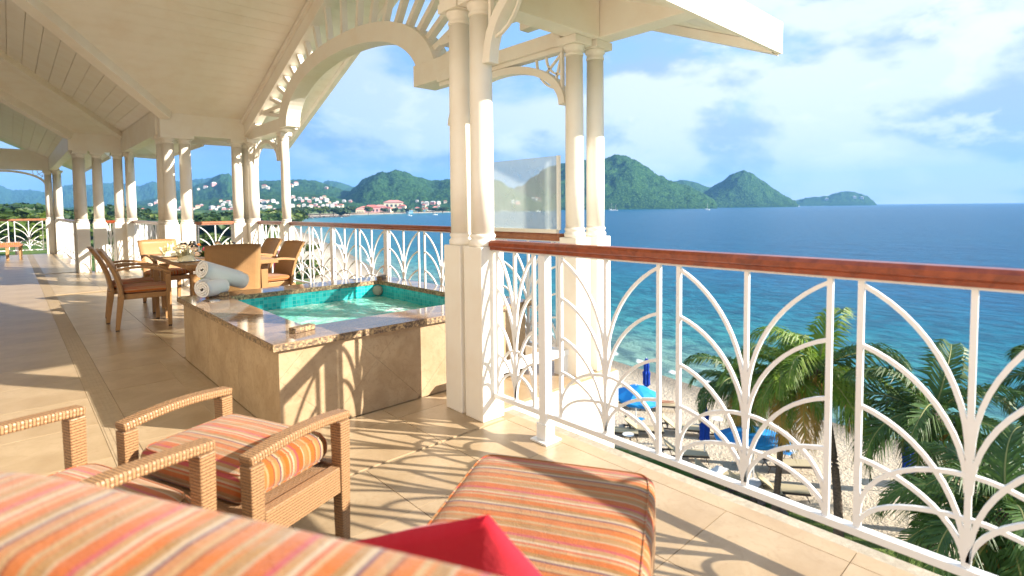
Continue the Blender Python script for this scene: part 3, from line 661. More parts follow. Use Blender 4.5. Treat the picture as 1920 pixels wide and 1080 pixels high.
board('fascia_board', 'fascia board under the eave behind the far table columns', (2.3, 11.52, 2.62), (4.3, 11.52, 2.62), .03, .16)
board('fascia_board', 'fascia board of the low eave outside the second corner', (2.76, 11.6, 2.60), (2.76, 15.4, 2.60), .03, .16)
board('fascia_board', 'fascia board across the end of the second corner eave', (1.78, 15.42, 2.66), (2.76, 15.42, 2.62), .03, .16)
board('fascia_board', 'fascia board of the low eave outside the far left columns', (1.77, 15.6, 2.60), (1.77, 22.9, 2.60), .03, .16)

# ------------------------------------------------------------------ sunburst gable
AX = 3.30; AC = 6.76; AZ = 2.60
gs = thing('sunburst_gable', 'white arch with radiating slats filling the gable over the hot tub', 'arch', (AX, AC, 0))
n = 40; inn = []; out = []
for i in range(n+1):
    t = PI*i/n; c_, s__ = math.cos(t), math.sin(t)
    inn.append((0, 1.86*math.copysign(abs(c_)**.92, c_), AZ+.73*s__**.92)); out.append((0, 2.17*math.copysign(abs(c_)**.9, c_), AZ+.94*s__**.9))
mb = MB(); vs = []
for a, b in zip(inn, out): vs += [(a[0]-.09, a[1], a[2]), (b[0]-.09, b[1], b[2]), (b[0]+.13, b[1], b[2]), (a[0]+.13, a[1], a[2])]
fs = [(i*4+j, i*4+(j+1) % 4, i*4+4+(j+1) % 4, i*4+4+j) for i in range(n) for j in range(4)]+[(3, 2, 1, 0), (n*4, n*4+1, n*4+2, n*4+3)]
mb.add(vs, fs).build('arch', M['cream'], gs, uv=False, bevel=.004)
roofz = lambda yy: (zG1(yy) if yy > RY else zG1n(yy))
rk = lambda yy: (yy-AC)
mb = MB()
for ya, yb in ((10.68, RY), (RY, 2.72)):
    za, zb = roofz(ya)-.006, roofz(yb)-.006
    mb.prism([(-.09, rk(ya), za), (-.09, rk(yb), zb), (-.09, rk(yb), zb-.30), (-.09, rk(ya), za-.30)], (.16, 0, 0))
mb.build('rake_board', M['cream'], gs, uv=False)
mb = MB()
for ya, yb in ((10.68, RY), (RY, 2.72)):
    za, zb = roofz(ya)-.008, roofz(yb)-.008
    mb.prism([(-.135, rk(ya), za), (-.135, rk(yb), zb), (-.135, rk(yb), zb-.07), (-.135, rk(ya), za-.07)], (.043, 0, 0))
mb.build('rake_trim', M['ceil'], gs, uv=False)
NS = 19
for k in range(NS):
    t = PI*(.055+.89*k/(NS-1)); dy, dzz = math.cos(t), math.sin(t)
    c_, s__ = math.cos(t), math.sin(t)
    # start on the outer arch, end under the rake board
    pe = (2.15*math.copysign(abs(c_)**.9, c_), AZ+.925*s__**.9); dirv = Vector((0, dy*1.0, dzz*1.0)).normalized(); L = 0
    while L < 2.6:
        yy = pe[0]+dirv.y*L+AC; zz2 = pe[1]+dirv.z*L
        if zz2 > roofz(yy)-.29: break
        L += .02
    if L > .06: MB().bar((0, pe[0], pe[1]), (0, pe[0]+dirv.y*L, pe[1]+dirv.z*L), .075, .06, side=(1, 0, 0)).build('slat', M['cream'], gs, uv=False)
MB().bx(-.05, .05, 2.2, 3.9, 2.93, 2.985).build('crosspiece', M['cream'], gs, uv=False)
MB().bx(-.05, .05, -3.9, -2.2, 2.93, 2.985).build('crosspiece', M['cream'], gs, uv=False)
for q in (-3.5, 3.4): MB().bx(-.05, .05, q, q+.14, 2.80, 2.928).build('post', M['cream'], gs, uv=False)

# ------------------------------------------------------------------ small arches and brackets
def small_arch(label, loc, rz, w, rise, zs):
    t = thing('fretwork_arch', label, 'arch', (*loc, 0), rz)
    pts = [(w/2*math.cos(PI*i/24), 0, zs+rise*math.sin(PI*i/24)) for i in range(25)]
    MB().strip(pts, .075, .06, (0, 1, 0)).build('arch', M['cream'], t, uv=False)
    for s in (1, -1):
        f = MB(); top = zs+rise+.03; e = w/2
        f.strip([(s*(e-.02), 0, zs+.02), (s*(e-.02), 0, top)], .03, .022, (0, 1, 0))
        for r0 in (.16, .27):
            f.strip([(s*(e-.03-r0*math.cos(PI/2*i/8)), 0, top-r0*math.sin(PI/2*i/8)) for i in range(9)], .02, .014, (0, 1, 0))
        f.strip([(s*(e-.02), 0, top), (s*(e-.25), 0, top-.17)], .02, .014, (0, 1, 0))
        f.strip([(s*(e-.02), 0, top), (s*(e-.11), 0, top-.26)], .02, .014, (0, 1, 0))
        f.build('fretwork', M['cream'], t, uv=False)
    return t
small_arch('small fretwork arch above the glass wind screen', (3.22, 3.60), R(90), 1.46, .37, 2.10)
small_arch('small fretwork arch in the corner behind the two right dining chairs', (3.36, 9.95), R(90), 1.20, .37, 2.12)
small_arch('blurred fretwork arch at the far left end of the balcony', (-.05, 22.2), 0, 1.85, .42, 2.12)
def bracket(label, loc, rz, L=.42, hh=.42, w=.07, z=2.575, th=.065):
    t = thing('bracket', label, 'bracket', (*loc, 0), rz)
    pts = [(L*(1-math.cos(PI/2*i/12)), 0, z-hh+hh*math.sin(PI/2*i/12)) for i in range(13)]
    MB().strip(pts, w, th, (0, 1, 0)).build('curve', M['cream'], t, uv=False)
    f = MB(); f.strip([(.015, 0, z-hh+.06), (.015, 0, z-.01)], .03, .022, (0, 1, 0)); f.strip([(.015, 0, z-.012), (L, 0, z-.012)], .03, .022, (0, 1, 0))
    for q in (.4, .62): f.strip([(L*q*math.sin(PI/2*i/8), 0, z-L*q*math.cos(PI/2*i/8)) for i in range(9)], .022, .014, (0, 1, 0))
    f.build('fretwork', M['cream'], t, uv=False); return t
bracket('large curved bracket rising right from the big double columns', (2.136, 2.49), R(-90), .46, .42)
bracket('small curved bracket on the second corner column', (1.98, 14.52), R(-90), .4, .42)
bracket('curved bracket on the far left sunlit column', (1.15, 21.86), R(-90), .4, .42)
bracket('pale curved bracket hanging under the beam beside the corner arch', (3.42, 10.9), R(45), .45, .5, .09)

# ------------------------------------------------------------------ railings
def panel_mesh(w, h, b=.017):
    """white fan panel in the XZ plane, centred, foot at z=0"""
    m = MB(); e = w/2; sd_ = (0, 1, 0)
    m.strip([(-e, 0, 0), (-e, 0, h)], b, b*1.1, sd_); m.strip([(e, 0, 0), (e, 0, h)], b, b*1.1, sd_); m.strip([(0, 0, 0.0), (0, 0, h)], b*.95, b, sd_)
    for s in (-1, 1):
        for vs_, ve, t0 in ((.985, .40, .42), (.745, .27, .30), (.50, .02, .22), (.285, .0, .18)):
            pts = []
            for i in range(13):
                t = t0+(PI/2-t0)*i/12
                u = (math.sin(t)-math.sin(t0))/(1-math.sin(t0)); v = ve+(vs_-ve)*math.cos(t)/math.cos(t0)
                pts.append((s*(-e+e*u*.985), .001*s, h*v))
            m.strip(pts, b*.85, b*.85, sd_)
        for ap, r0 in ((.335, .06), (.175, .0)):
            m.strip([(s*e*.98*math.cos(PI/2*i/10), .002*s, h*(r0+(ap-r0)*math.sin(PI/2*i/10))) for i in range(11)], b*.8, b*.8, sd_)
    return m
pm_cache = {}
def railing(label, p0, p1, panels, posts, ztop=1.105, tint='teak', zb=.15, gap=.10, group=None):
    """panels: list of (start, end) along p0->p1; posts: distances"""
    d = Vector((p1[0]-p0[0], p1[1]-p0[1], 0)); L = d.length; rz = math.atan2(d.y, d.x)
    t = thing('railing', label, 'railing', (p0[0], p0[1], 0), rz)
    # hand rail: moulded section
    prof = [(-.034, ztop-.058), (.034, ztop-.058), (.034, ztop-.042), (.044, ztop-.034), (.044, ztop-.014), (.030, ztop), (-.030, ztop), (-.044, ztop-.014), (-.044, ztop-.034), (-.034, ztop-.042)]
    o = MB().prism([(0, a, b) for a, b in prof], (L, 0, 0)).build('top_rail', M[tint], t, uv=False)
    MB().bx(0, L, -.018, .018, zb-.014, zb+.014).build('bottom_rail', M['white'], t, uv=False, bevel=.002)
    MB().bx(0, L, -.016, .016, ztop-.068, ztop-.0585).build('flat_bar', M['white'], t, uv=False)
    for a, b in panels:
        key = round(b-a, 2)
        if key not in pm_cache: pm_cache[key] = panel_mesh(key, ztop-.068-zb-.014).mesh('fan_panel', M['white'], uv=False)
        o = link('fan_panel', pm_cache[key], t); o.location = ((a+b)/2, 0, zb+.0135)
    for q in posts:
        o = MB().bx(-.026, .026, -.026, .026, .012, ztop-.069).bx(-.036, .036, -.036, .036, .012, .10).bx(-.062, .062, -.062, .062, 0, .011).build('post', M['white'], t, uv=False, bevel=.002); o.location = (q, 0, 0)
    return t
Y0 = 2.49
pan = [(Y0-2.462, Y0-2.155)]+[(Y0-(c+.298), Y0-(c-.298)) for c in (1.65, .95, .253, -.44, -1.13, -1.82)]
railing('near railing with thick red wood handrail running from the double columns to the right edge', (2.15, Y0), (2.15, -2.4), pan, [Y0-2.069, Y0+.09, Y0+2.2])
yy = 4.6; pl = []
L = 9.18-4.5; npn = 6; step = L/npn; 
pl = [(i*step+.06, (i+1)*step-.06) for i in range(npn)]
railing('long railing behind the hot tub and dining chairs with dark red handrail', (3.46, 4.5), (3.46, 9.18), pl, [step*2, step*4], zb=.13)
railing('short dark railing between the arch column and the corner column', (3.44, 9.38), (3.38, 10.52), [(.08, .56), (.62, 1.08)], [])
railing('short railing with bright orange handrail behind the dining table', (2.37, 10.76), (3.01, 10.76), [(.06, .60)], [], tint='teak2')
railing('foreshortened white railing running away left of the table', (2.03, 11.15), (2.03, 14.5), [(i*.66+.08, i*.66+.64) for i in range(5)], [1.65])
railing('short railing with dark red handrail between the shaded corner columns', (1.53, 14.72), (1.70, 14.72), [(.03, .14)], [])
railing('foreshortened white railing running away to the far left columns', (1.13, 15.1), (1.13, 21.8), [(i*.83+.1, i*.83+.72) for i in range(8)], [2.5, 5.0])
railing('distant railing across the far left end of the balcony', (.84, 22.2), (-2.3, 22.2), [(i*.78+.1, i*.78+.74) for i in range(4)], [], tint='teak2')
railing('railing with weathered handrail beneath the glass wind screen', (3.19, 2.87), (3.19, 4.3), [(.06, .72), (.76, 1.38)], [], ztop=1.09, tint='teak2')
ws = thing('wind_screen', 'salt-hazed frameless glass wind screen standing on the weathered handrail', 'glass screen', (3.16, 2.90, 0))
MB().bx(-.006, .006, .0, 1.35, 1.125, 1.70).build('glass_pane', M['screen'], ws, uv=False)
MB().bx(-.018, .018, -.005, 1.35, 1.093, 1.124).build('sill', M['cream'], ws, uv=False)
MB().bx(-.012, .012, -.03, -.006, 1.12, 1.70).build('channel', M['china'], ws, uv=False)
bn = thing('low_bench', 'low white bench beside the hot tub end behind the near railing', 'bench', (2.75, 2.82, 0))
MB().bx(-.42, .42, -.06, .06, .155, .20).build('seat', M['white'], bn, bevel=.004)
for q in (-.36, .36): MB().bx(q-.025, q+.025, -.05, .05, .0, .154).build('leg', M['white'], bn)

# ------------------------------------------------------------------ hot tub
tub = thing('hot_tub', 'raised square hot tub clad in travertine with brown granite rim and teal mosaic', 'hot tub', (0, 0, 0))
TX0, TX1, TY0, TY1, TZ = 1.085, 3.03, 3.135, 5.42, .508
IX0, IX1, IY0, IY1 = 1.37, 2.83, 3.45, 5.14
MB().bx(TX0+.012, TX1-.012, TY0+.012, TY0+.06, 0, TZ).bx(TX0+.012, TX0+.06, TY0+.06, TY1-.012, 0, TZ).bx(TX0+.06, TX1-.012, TY1-.06, TY1-.012, 0, TZ).bx(TX1-.06, TX1-.012, TY0+.06, TY1-.06, 0, TZ).build('shell', M['grout'], tub, uv=False)
def clad(origin, du, dv, nrm, W_, H_, s=.46, off=(0, 0)):
    o_, du, dv, nrm = Vector(origin), Vector(du), Vector(dv), Vector(nrm); q = s*math.sqrt(2)
    for i in range(-6, 12):
        for j in range(-6, 12):
            cx = off[0]+(i-j)*q/2; cy = off[1]+(i+j)*q/2; hq = q/2-.0008
            p = cliprect([(cx+hq, cy), (cx, cy+hq), (cx-hq, cy), (cx, cy-hq)], .001, W_-.001, .002, H_-.001)
            if len(p) < 3: continue
            ar = abs(sum(p[k][0]*p[(k+1) % len(p)][1]-p[(k+1) % len(p)][0]*p[k][1] for k in range(len(p))))/2
            if ar < .0008: continue
            MB().prism([o_+du*a+dv*b for a, b in p], nrm*.012).build('cladding_tile', M['clad'], tub, uv=False)
clad((TX0, TY0+.012, 0), (1, 0, 0), (0, 0, 1), (0, -1, 0), TX1-TX0, TZ, .44, (.62, .02))
clad((TX1-.012, TY0, 0), (0, 1, 0), (0, 0, 1), (1, 0, 0), TY1-TY0, TZ, .44, (.2, .1))
for a, b in ((0, .76), (.76, 1.52), (1.52, TY1-TY0)):
    MB().bx(TX0, TX0+.012, TY0+a+.002, TY0+b-.002, .002, TZ-.001).build('cladding_tile', M['clad'], tub, uv=False)
ov = .038; X0, X1, YA, YB = TX0-ov, TX1+ov, TY0-ov, TY1+ov; zt = .55
for p in ([(X0, YA), (X1, YA), (X1-.24, IY0), (IX0, IY0)], [(X1, YA), (X1, YB), (IX1, IY1), (IX1, IY0)], [(X1, YB), (X0, YB), (IX0, IY1), (IX1, IY1)], [(X0, YB), (X0, YA), (IX0, IY0), (IX0, IY1)]):
    if p[2] == (X1-.24, IY0): p[2] = (IX1, IY0)
    MB().prism([(a, b, TZ+.002) for a, b in p], (0, 0, zt-TZ-.002)).build('rim_slab', M['granite'], tub, uv=False)
e = .003
MB().bx(X0-e, X1+e, YA-e, YA-.0005, TZ+.001, zt-.004).bx(X0-e, X0-.0005, YA-.0005, YB, TZ+.001, zt-.004).bx(X1+.0005, X1+e, YA-.0005, YB, TZ+.001, zt-.004)\
    .bx(IX0+.0005, IX0+e, IY0+.0005, IY1-.0005, TZ, zt-.004).bx(IX0+e, IX1-e, IY1-e, IY1-.0005, TZ, zt-.004).bx(IX1-e, IX1-.0005, IY0+.0005, IY1-.0005, TZ, zt-.004).build('rough_rim_edge', M['granite_edge'], tub, uv=False)
MB().bx(IX0-.03, IX0-.004, IY0, IY1, .1, TZ-.001).bx(IX1+.004, IX1+.03, IY0, IY1, .1, TZ-.001).bx(IX0-.03, IX1+.03, IY1+.004, IY1+.03, .1, TZ-.001).bx(IX0-.03, IX1+.03, IY0-.03, IY0-.004, .1, TZ-.001).build('mosaic_wall', M['mosaic'], tub)
wv = []; nx_, ny_ = 90, 100
for i in range(nx_+1):
    for j in range(ny_+1):
        x = IX0-.003+(IX1-IX0+.006)*i/nx_; y = IY0-.003+(IY1-IY0+.006)*j/ny_
        r2 = math.hypot(x-2.15, y-4.35); z = .385+.006*noise.fractal(Vector((x*6, y*6, 0)), .9, 2, 4)+.018*math.exp(-(r2/.10)**2)+.006*noise.noise(Vector((x*22, y*22, 3)))
        wv.append((x, y, z))
MB().add(wv, [(i*(ny_+1)+j, (i+1)*(ny_+1)+j, (i+1)*(ny_+1)+j+1, i*(ny_+1)+j+1) for i in range(nx_) for j in range(ny_)]).build('water', M['pool'], tub, uv=False, smooth=True)
jt = thing('water_jet', 'round grey jet fitting in the far corner of the hot tub', 'jet', (2.80, 5.11, .45), 0)
b = MB().lathe([(.052, 0), (.052, .02), (.040, .03), (.012, .032)], 24).build('cover', M['jet'], jt, smooth=False); b.rotation_euler = (R(90), 0, R(-45))
b = MB().bx(-.03, .03, -.006, .006, .03, .040).build('knob', M['jet'], jt); b.rotation_euler = (R(90), 0, R(-45))
for (x, y, r, lab) in ((1.30, 3.33, 18, 'small speckled granite block on the near corner of the tub rim'), (2.92, 5.24, 40, 'small dark granite block on the far corner of the tub rim'), (1.32, 5.22, -20, 'speckled granite block beside the rolled towels')):
    o = MB().bx(-.075, .075, -.03, .03, 0, .032).build('granite_block', M['granite_edge'], uv=False, bevel=.003); o.location = (x, y, zt+.001); o.rotation_euler = (0, 0, R(r)); tag(o, lab, 'stone block')
o = MB().lathe([(.045, 0), (.045, .006), (.02, .009)], 18).build('drain_cap', M['chrome']); o.location = (1.22, 4.98, zt+.001); tag(o, 'small round metal cap on the rim in front of the towels', 'cap')

def towel(label, p0, p1, r, turns=3.2):
    p0, p1 = Vector(p0), Vector(p1); d = (p1-p0); L = d.length; d.normalize()
    n_ = 70; th = r/(turns+.6); prof = []
    for i in range(n_+1):
        a = 2*PI*turns*i/n_; rr = .012+(r-.5*th-.012)*i/n_; prof.append((rr*math.cos(a), rr*math.sin(a)))
    m = MB(); vs = []; ns = 6
    for k in range(ns+1):
        for side in (0, 1):
            for i, (a, b) in enumerate(prof):
                rr = math.hypot(a, b); f = (rr+(th*.40 if side else -th*.40))/max(rr, 1e-4); end = 1-.05*(1 if k in (0, ns) else 0)
                wob = 1+.03*noise.noise(Vector((a*14, b*14, k*.7+r*50)))
                vs.append((L*k/ns+(.012*noise.noise(Vector((i*.09, k*2., 1))) if k in (0, ns) else 0), a*f*end*wob, b*f*end*wob))
    q = n_+1
    fs = []
    for k in range(ns):
        for side in (0, 1):
            for i in range(n_):
                A = (k*2+side)*q+i; B = ((k+1)*2+side)*q+i; fs.append((A, A+1, B+1, B) if side else (A, B, B+1, A+1))
        A = (k*2)*q+n_; fs.append((A, A+q, A+q+2*q, A+2*q))
    for k in (0, ns):
        for i in range(n_):
            A = (k*2)*q+i; B = (k*2+1)*q+i; fs.append((A, A+1, B+1, B) if k else (A, B, B+1, A+1))
    o = m.add(vs, fs).build('rolled_towel', M['towel'], uv=False, smooth=True); o.location = p0; o.rotation_euler = d.to_track_quat('X', 'Z').to_euler(); return tag(o, label, 'towel')
towel('rolled white towel lying on the tub rim with its spiral end in front', (1.17, 5.13, zt+.088), (1.37, 5.29, zt+.084), .088)
towel('longer rolled white towel leaning on the other towel, in front of the woven chair back', (1.20, 5.23, zt+.245), (1.58, 5.42, zt+.095), .090, 3.2)

# ------------------------------------------------------------------ furniture
def leg(mat, p0, w0, p1, w1, parent, name='leg'):
    return MB().taper(p0, w0, p1, w1).build(name, M[mat], parent, bevel=.004)
def cushion(name, sx, sy, sz, loc, mat, parent, e=.16, puff=.12, rz=0, pipe=True):
    o = MB().sup(sx, sy, sz, e=e, puff=puff, nu=64, nv=24).build(name, M[mat], parent, uv=False, smooth=True); o.location = loc; o.rotation_euler = (0, 0, rz)
    if pipe:
        cs = lambda t, q: math.copysign(abs(math.cos(t))**q, math.cos(t)); sn = lambda t, q: math.copysign(abs(math.sin(t))**q, math.sin(t))
        for zz_ in (.78, -.78):
            pts = [(sx*.935*cs(2*PI*i/64, e), sy*.935*sn(2*PI*i/64, e), sz*zz_) for i in range(65)]
            MB().tube(pts, .0032, 5, False).build('piping', M[mat], o, uv=False, smooth=True)
    return o
def dining_chair(label, loc, rz):
    t = thing('dining_chair', label, 'chair', loc, rz, 'woven chairs round the dining table')   # faces +X, seat .48 x .50
    w, d = .25, .24
    for s in (-1, 1):
        leg('wicker', (d-.01, s*(w-.028), 0.015), (.020, .020), (d-.01, s*(w-.028), .60), (.026, .024), t)
        leg('wicker', (-d-.015, s*(w-.03), 0.015), (.020, .020), (-d+.03, s*(w-.03), .37), (.03, .026), t)
        MB().strip([(d+.018-.50*q, s*(w-.022), .610+.045*math.sin(PI*q)+.055*q) for q in [i/8 for i in range(9)]], .045, .026, (0, 1, 0)).build('arm', M['wicker'], t, smooth=False)
        for q in (d-.01, -d-.015): MB().bx(q-.017, q+.017, s*(w-.028)-.017, s*(w-.028)+.017, 0, .014).build('foot', M['darkwood'], t)
    MB().bx(-d+.02, d+.012, -w+.052, w-.052, .335, .395).build('seat', M['wicker'], t, bevel=.006)
    pts = [(-d+.035-.02*q-.16*q*q, 0, .37+.51*q) for q in [i/10 for i in range(11)]]
    m = MB(); nn_ = 8
    vs = []
    for (x, _, z) in pts:
        for side in (0, 1):
            for k in range(nn_+1):
                u = -1+2*k/nn_; vs.append((x-(.034 if side else 0)+.022*(u*u), u*(w-.012+.012*(z-.37)), z+(.012*(1-u*u) if z > .87 else 0)))
    q = nn_+1; fs = []; uv = []
    for i in range(len(pts)-1):
        for side in (0, 1):
            for k in range(nn_):
                A = (i*2+side)*q+k; B = A+2*q; f = (A, A+1, B+1, B) if not side else (A, B, B+1, A+1); fs.append(f); uv.append([(vs[v][1], vs[v][2]) for v in f])
        for k in (0, nn_):
            A = (i*2)*q+k; B = A+q; f = (A, B, B+2*q, A+2*q) if k else (A, A+2*q, B+2*q, B); fs.append(f); uv.append([(vs[v][0], vs[v][2]) for v in f])
    for i in (0, len(pts)-1):
        for k in range(nn_):
            A = (i*2)*q+k; B = A+q; f = (A, A+1, B+1, B) if not i else (A, B, B+1, A+1); fs.append(f); uv.append([(vs[v][1], vs[v][0]) for v in f])
    m.add(vs, fs, uv).build('backrest', M['wicker'], t, smooth=True)
    cushion('seat_cushion', .22, .215, .036, (.015, 0, .435), 'stripe_small', t, pipe=False, rz=R(90))
    return t
ch0 = dining_chair('nearer woven armchair at the left end of the table, seen side-on with striped seat', (1.09, 7.38, 0), R(-7))
dup(ch0, (1.06, 7.95, 0), R(-5), 'farther woven armchair at the left of the table, mostly hidden behind the nearer one')
dup(ch0, (1.78, 6.46, 0), R(76), 'woven chair with its tall back to the camera behind the rolled towels', 1.07)
dup(ch0, (1.62, 8.98, 0), R(-82), 'sunlit woven chair at the far side of the table facing the camera')
dup(ch0, (2.40, 7.22, 0), R(187), 'right-hand woven armchair nearest the long railing, turned towards the table')
dup(ch0, (2.44, 8.12, 0), R(185), 'woven chair behind the right-hand armchair, only its back and seat edge showing')
tb = thing('dining_table', 'square woven dining table laid for a meal behind the hot tub', 'table', (1.84, 7.62, 0))
MB().bx(-.48, .48, -1.02, 1.02, .675, .72).build('table_top', M['wicker'], tb, bevel=.004)
MB().bx(-.40, .40, -.90, .90, .635, .674).build('apron', M['wicker'], tb, bevel=.004)
for a in (-.36, .36):
    for b in (-.86, .86): leg('wicker', (a, b, 0), (.03, .03), (a, b, .599), (.04, .04), tb)
def setting(x, y, rz, nm):
    p = thing('plate', 'white square plate on the dining table %s' % nm, 'plate', (x, y, .7215), rz, 'plates on the dining table')
    MB().taper((0, 0, 0), (.085, .085), (0, 0, .012), (.135, .135)).build('dish', M['china'], p, bevel=.003)
    nk = MB()
    for k in range(9):
        a = R(-80+20*k); l = .15 if k % 2 else .12; tip = Vector((l*math.sin(a), .03*math.cos(k), .05+l*.95*math.cos(a)*.9)); side = Vector((math.cos(a), 0, -math.sin(a)))*.036
        mid = tip*.55; nk.add([(0, 0, .0), tuple(mid+side+Vector((0, .02, 0))), tuple(tip), tuple(mid-side+Vector((0, -.02, 0))), tuple(mid+Vector((0, .028, .0)))], [(0, 1, 4), (1, 2, 4), (2, 3, 4), (3, 0, 4)])
    nk.lathe([(.10, 0.), (.085, .03), (.05, .055), (.015, .06)], 9)
    o = nk.build('napkin', M['napkin'], uv=False); o.location = (x, y, .7345); o.rotation_euler = (0, 0, rz+.4); tag(o, 'cream napkin folded like a lotus on the plate %s' % nm, 'napkin', 'folded napkins')
SP = [(1.48, 8.00, 0, 'at the far left corner'), (1.46, 7.05, .1, 'at the near left corner'), (1.72, 8.45, 1.5, 'before the sunlit chair'), (2.10, 7.75, 3.1, 'at the right side by the flowers'), (2.12, 7.1, 3.1, 'behind the tall woven back'), (1.66, 6.78, .8, 'nearest the towels')]
for a in SP[:5]: setting(*a)
pl_ = thing('side_plate', 'flat white side plate at the near edge of the table', 'plate', (1.66, 6.80, .7215), .6)
MB().lathe([(.055, 0), (.11, .008), (.112, .012), (.05, .004)], 24).build('dish', M['china'], pl_, smooth=True)
g0 = None
gl_prof = [(.034, 0), (.034, .003), (.006, .008), (.005, .075), (.010, .082), (.034, .105), (.040, .130), (.036, .170), (.0345, .170), (.038, .130), (.030, .106), (.006, .088)]
for k, (x, y, w_) in enumerate([(1.62, 7.95, 'left of the bouquet, farthest left'), (1.70, 7.85, 'left of the bouquet'), (1.66, 7.70, 'left of the bouquet, nearest the table edge'), (1.60, 7.30, 'in front of the bouquet'), (2.02, 7.95, 'right of the bouquet'), (2.08, 7.55, 'right of the bouquet, behind the tall chair back'), (1.80, 8.30, 'before the sunlit chair')]):
    o = MB().lathe(gl_prof, 18).build('wine_glass', M['glass'], uv=False, smooth=True) if g0 is None else g0.copy()
    if g0 is None: g0 = o
    else: C.objects.link(o)
    o.location = (x, y, .7215); tag(o, 'clear stemmed wine glass on the table %s' % w_, 'glass', 'wine glasses')
fb = thing('flower_bouquet', 'low bouquet with pink, yellow and orange flowers in the middle of the table', 'flowers', (1.78, 7.42, .722))
f = MB()
for k in range(26):
    a = random.uniform(0, 2*PI); l = random.uniform(.08, .24); e_ = random.uniform(0, .5); t_ = Vector((l*math.cos(a), l*math.sin(a)*1.3, .02+l*e_)); s_ = Vector((-math.sin(a), math.cos(a), .3))*.022
    f.add([(0, 0, .02), tuple(t_*.5+s_), tuple(t_), tuple(t_*.5-s_)], [(0, 1, 2, 3)])
f.build('foliage', M['flower_leaf'], fb, uv=False)
for nm_, mt, (cx, cy, cz), r_, kk in (('flower', 'pink', (-.06, -.10, .09), .055, 26), ('flower', 'yellow', (-.04, -.16, .035), .045, 16), ('flower', 'orange', (-.07, .16, .14), .035, 12), ('flower', 'yellow', (.05, .13, .05), .04, 12)):
    f = MB()
    for k in range(kk):
        a = k*2.4; el_ = .2+1.2*k/kk; d_ = Vector((math.cos(a)*math.cos(el_), math.sin(a)*math.cos(el_), math.sin(el_)))*r_; s_ = Vector((-math.sin(a), math.cos(a), 0))*r_*.38
        c_ = Vector((cx, cy, cz)); f.add([tuple(c_), tuple(c_+d_*.6+s_), tuple(c_+d_), tuple(c_+d_*.6-s_)], [(0, 1, 2, 3)])
    f.build(nm_, M[mt], fb, uv=False)
pk = MB()
pk.add([(3.37+.012*math.sin(i*1.3), 9.66+.035*i, .60-.09*j) for j in range(6) for i in range(6)], [(j*6+i, j*6+i+1, j*6+i+7, j*6+i+6) for j in range(5) for i in range(5)])
tag(pk.build('pink_item', M['cloth_pink'], uv=False, smooth=True), 'unidentified pink thing, shaped as a hanging cloth, between the two right dining chairs', 'cloth')  # unidentified pink thing, given the form of a hanging cloth

# stool with two arms (in front of the blurred armchair)
RZF = R(22)
def lounge_frame(t, d, w, arm_z, seat_z, arm_w=.062, leg_h=None, open_back=True, mat='wicker_big'):
    """faces +X; d,w half sizes; posts at four corners carry arms"""
    for s in (-1, 1):
        n_ = 12; pts = [(d-2*d*i/n_, s*w, arm_z-.015+.018*math.sin(PI*i/n_)) for i in range(n_+1)]
        MB().strip(pts, arm_w, .031, (0, 1, 0)).build('arm', M[mat], t, bevel=.007)
        for q in (d-.026, -d+.026):
            leg(mat, (q, s*w, .0), (.021, .021), (q, s*w, arm_z-.032), (.026, .028), t)
        MB().bx(-d+.053, d-.053, s*w-.022, s*w+.022, seat_z-.10, seat_z).build('side_rail', M[mat], t, bevel=.004)
    for q in (d-.026, -d+.026):
        MB().bx(q-.02, q+.02, -w+.03, w-.03, seat_z-.10, seat_z).build('end_rail', M[mat], t, bevel=.004)
    MB().bx(-d+.05, d-.05, -w+.024, w-.024, seat_z-.05, seat_z-.01).build('seat_base', M[mat], t)
st = thing('footstool', 'wicker footstool with two arms and a striped orange cushion, in front of the blurred armchair', 'footstool', (.60, 2.22, 0), RZF)
lounge_frame(st, .225, .335, .515, .31)
cushion('cushion', .20, .288, .060, (0, 0, .372), 'stripe_x', st, e=.14, puff=.22)
ac = thing('armchair', 'blurred wicker armchair with striped seat at the left edge', 'armchair', (-.02, 2.02, 0), RZF)
lounge_frame(ac, .335, .345, .605, .31)
cushion('cushion', .31, .305, .06, (.03, 0, .372), 'stripe_x', ac, e=.2, puff=.18)
MB().strip([(-.30-.16*q, 0, .30+.60*q) for q in (0, .3, .6, 1)], .64, .05, (0, 1, 0)).build('backrest', M['wicker_big'], ac)
# long ottoman in front of the sofa
RZ2 = R(30.5)
ot = thing('ottoman', 'long wicker ottoman with striped orange mattress beside the railing', 'ottoman', (.915, .975, 0), RZ2)
cushion('cushion', .595, .318, .062, (0, 0, .350), 'stripe_big', ot, e=.13, puff=.12, rz=0)
MB().bx(-.58, .575, -.315, .315, .14, .286).build('frame', M['wicker_big'], ot, bevel=.006)
for a in (-.54, .54):
    for b_ in (-.28, .28): leg('wicker_big', (a, b_, 0), (.02, .02), (a, b_, .139), (.028, .028), ot)
# sofa seen from behind
sf_ = thing('sofa', 'striped sofa back blurred across the bottom of the view', 'sofa', (.18, .755, 0), R(28.5))
o = cushion('back_cushion', .60, .105, .20, (-.05, .0, .695), 'stripe_big', sf_, e=.25, puff=.05, rz=R(90), pipe=False)
o.rotation_euler = (0, R(0), R(90))
MB().bx(-.20, -.155, -.60, .60, .12, .70).build('back_frame', M['wicker_big'], sf_, bevel=.01)
MB().bx(-.15, .42, -.60, .60, .12, .28).build('seat_frame', M['wicker_big'], sf_, bevel=.01)
cushion('seat_cushion', .56, .27, .06, (.16, 0, .342), 'stripe_big', sf_, pipe=False, rz=R(90))
MB().strip([(.50, .17, .30), (.50, .17, .50), (.47, .17, .535), (.40, .17, .55), (.10, .17, .56)], .065, .05, (0, 1, 0)).build('arm', M['wicker_big'], sf_, bevel=.008)
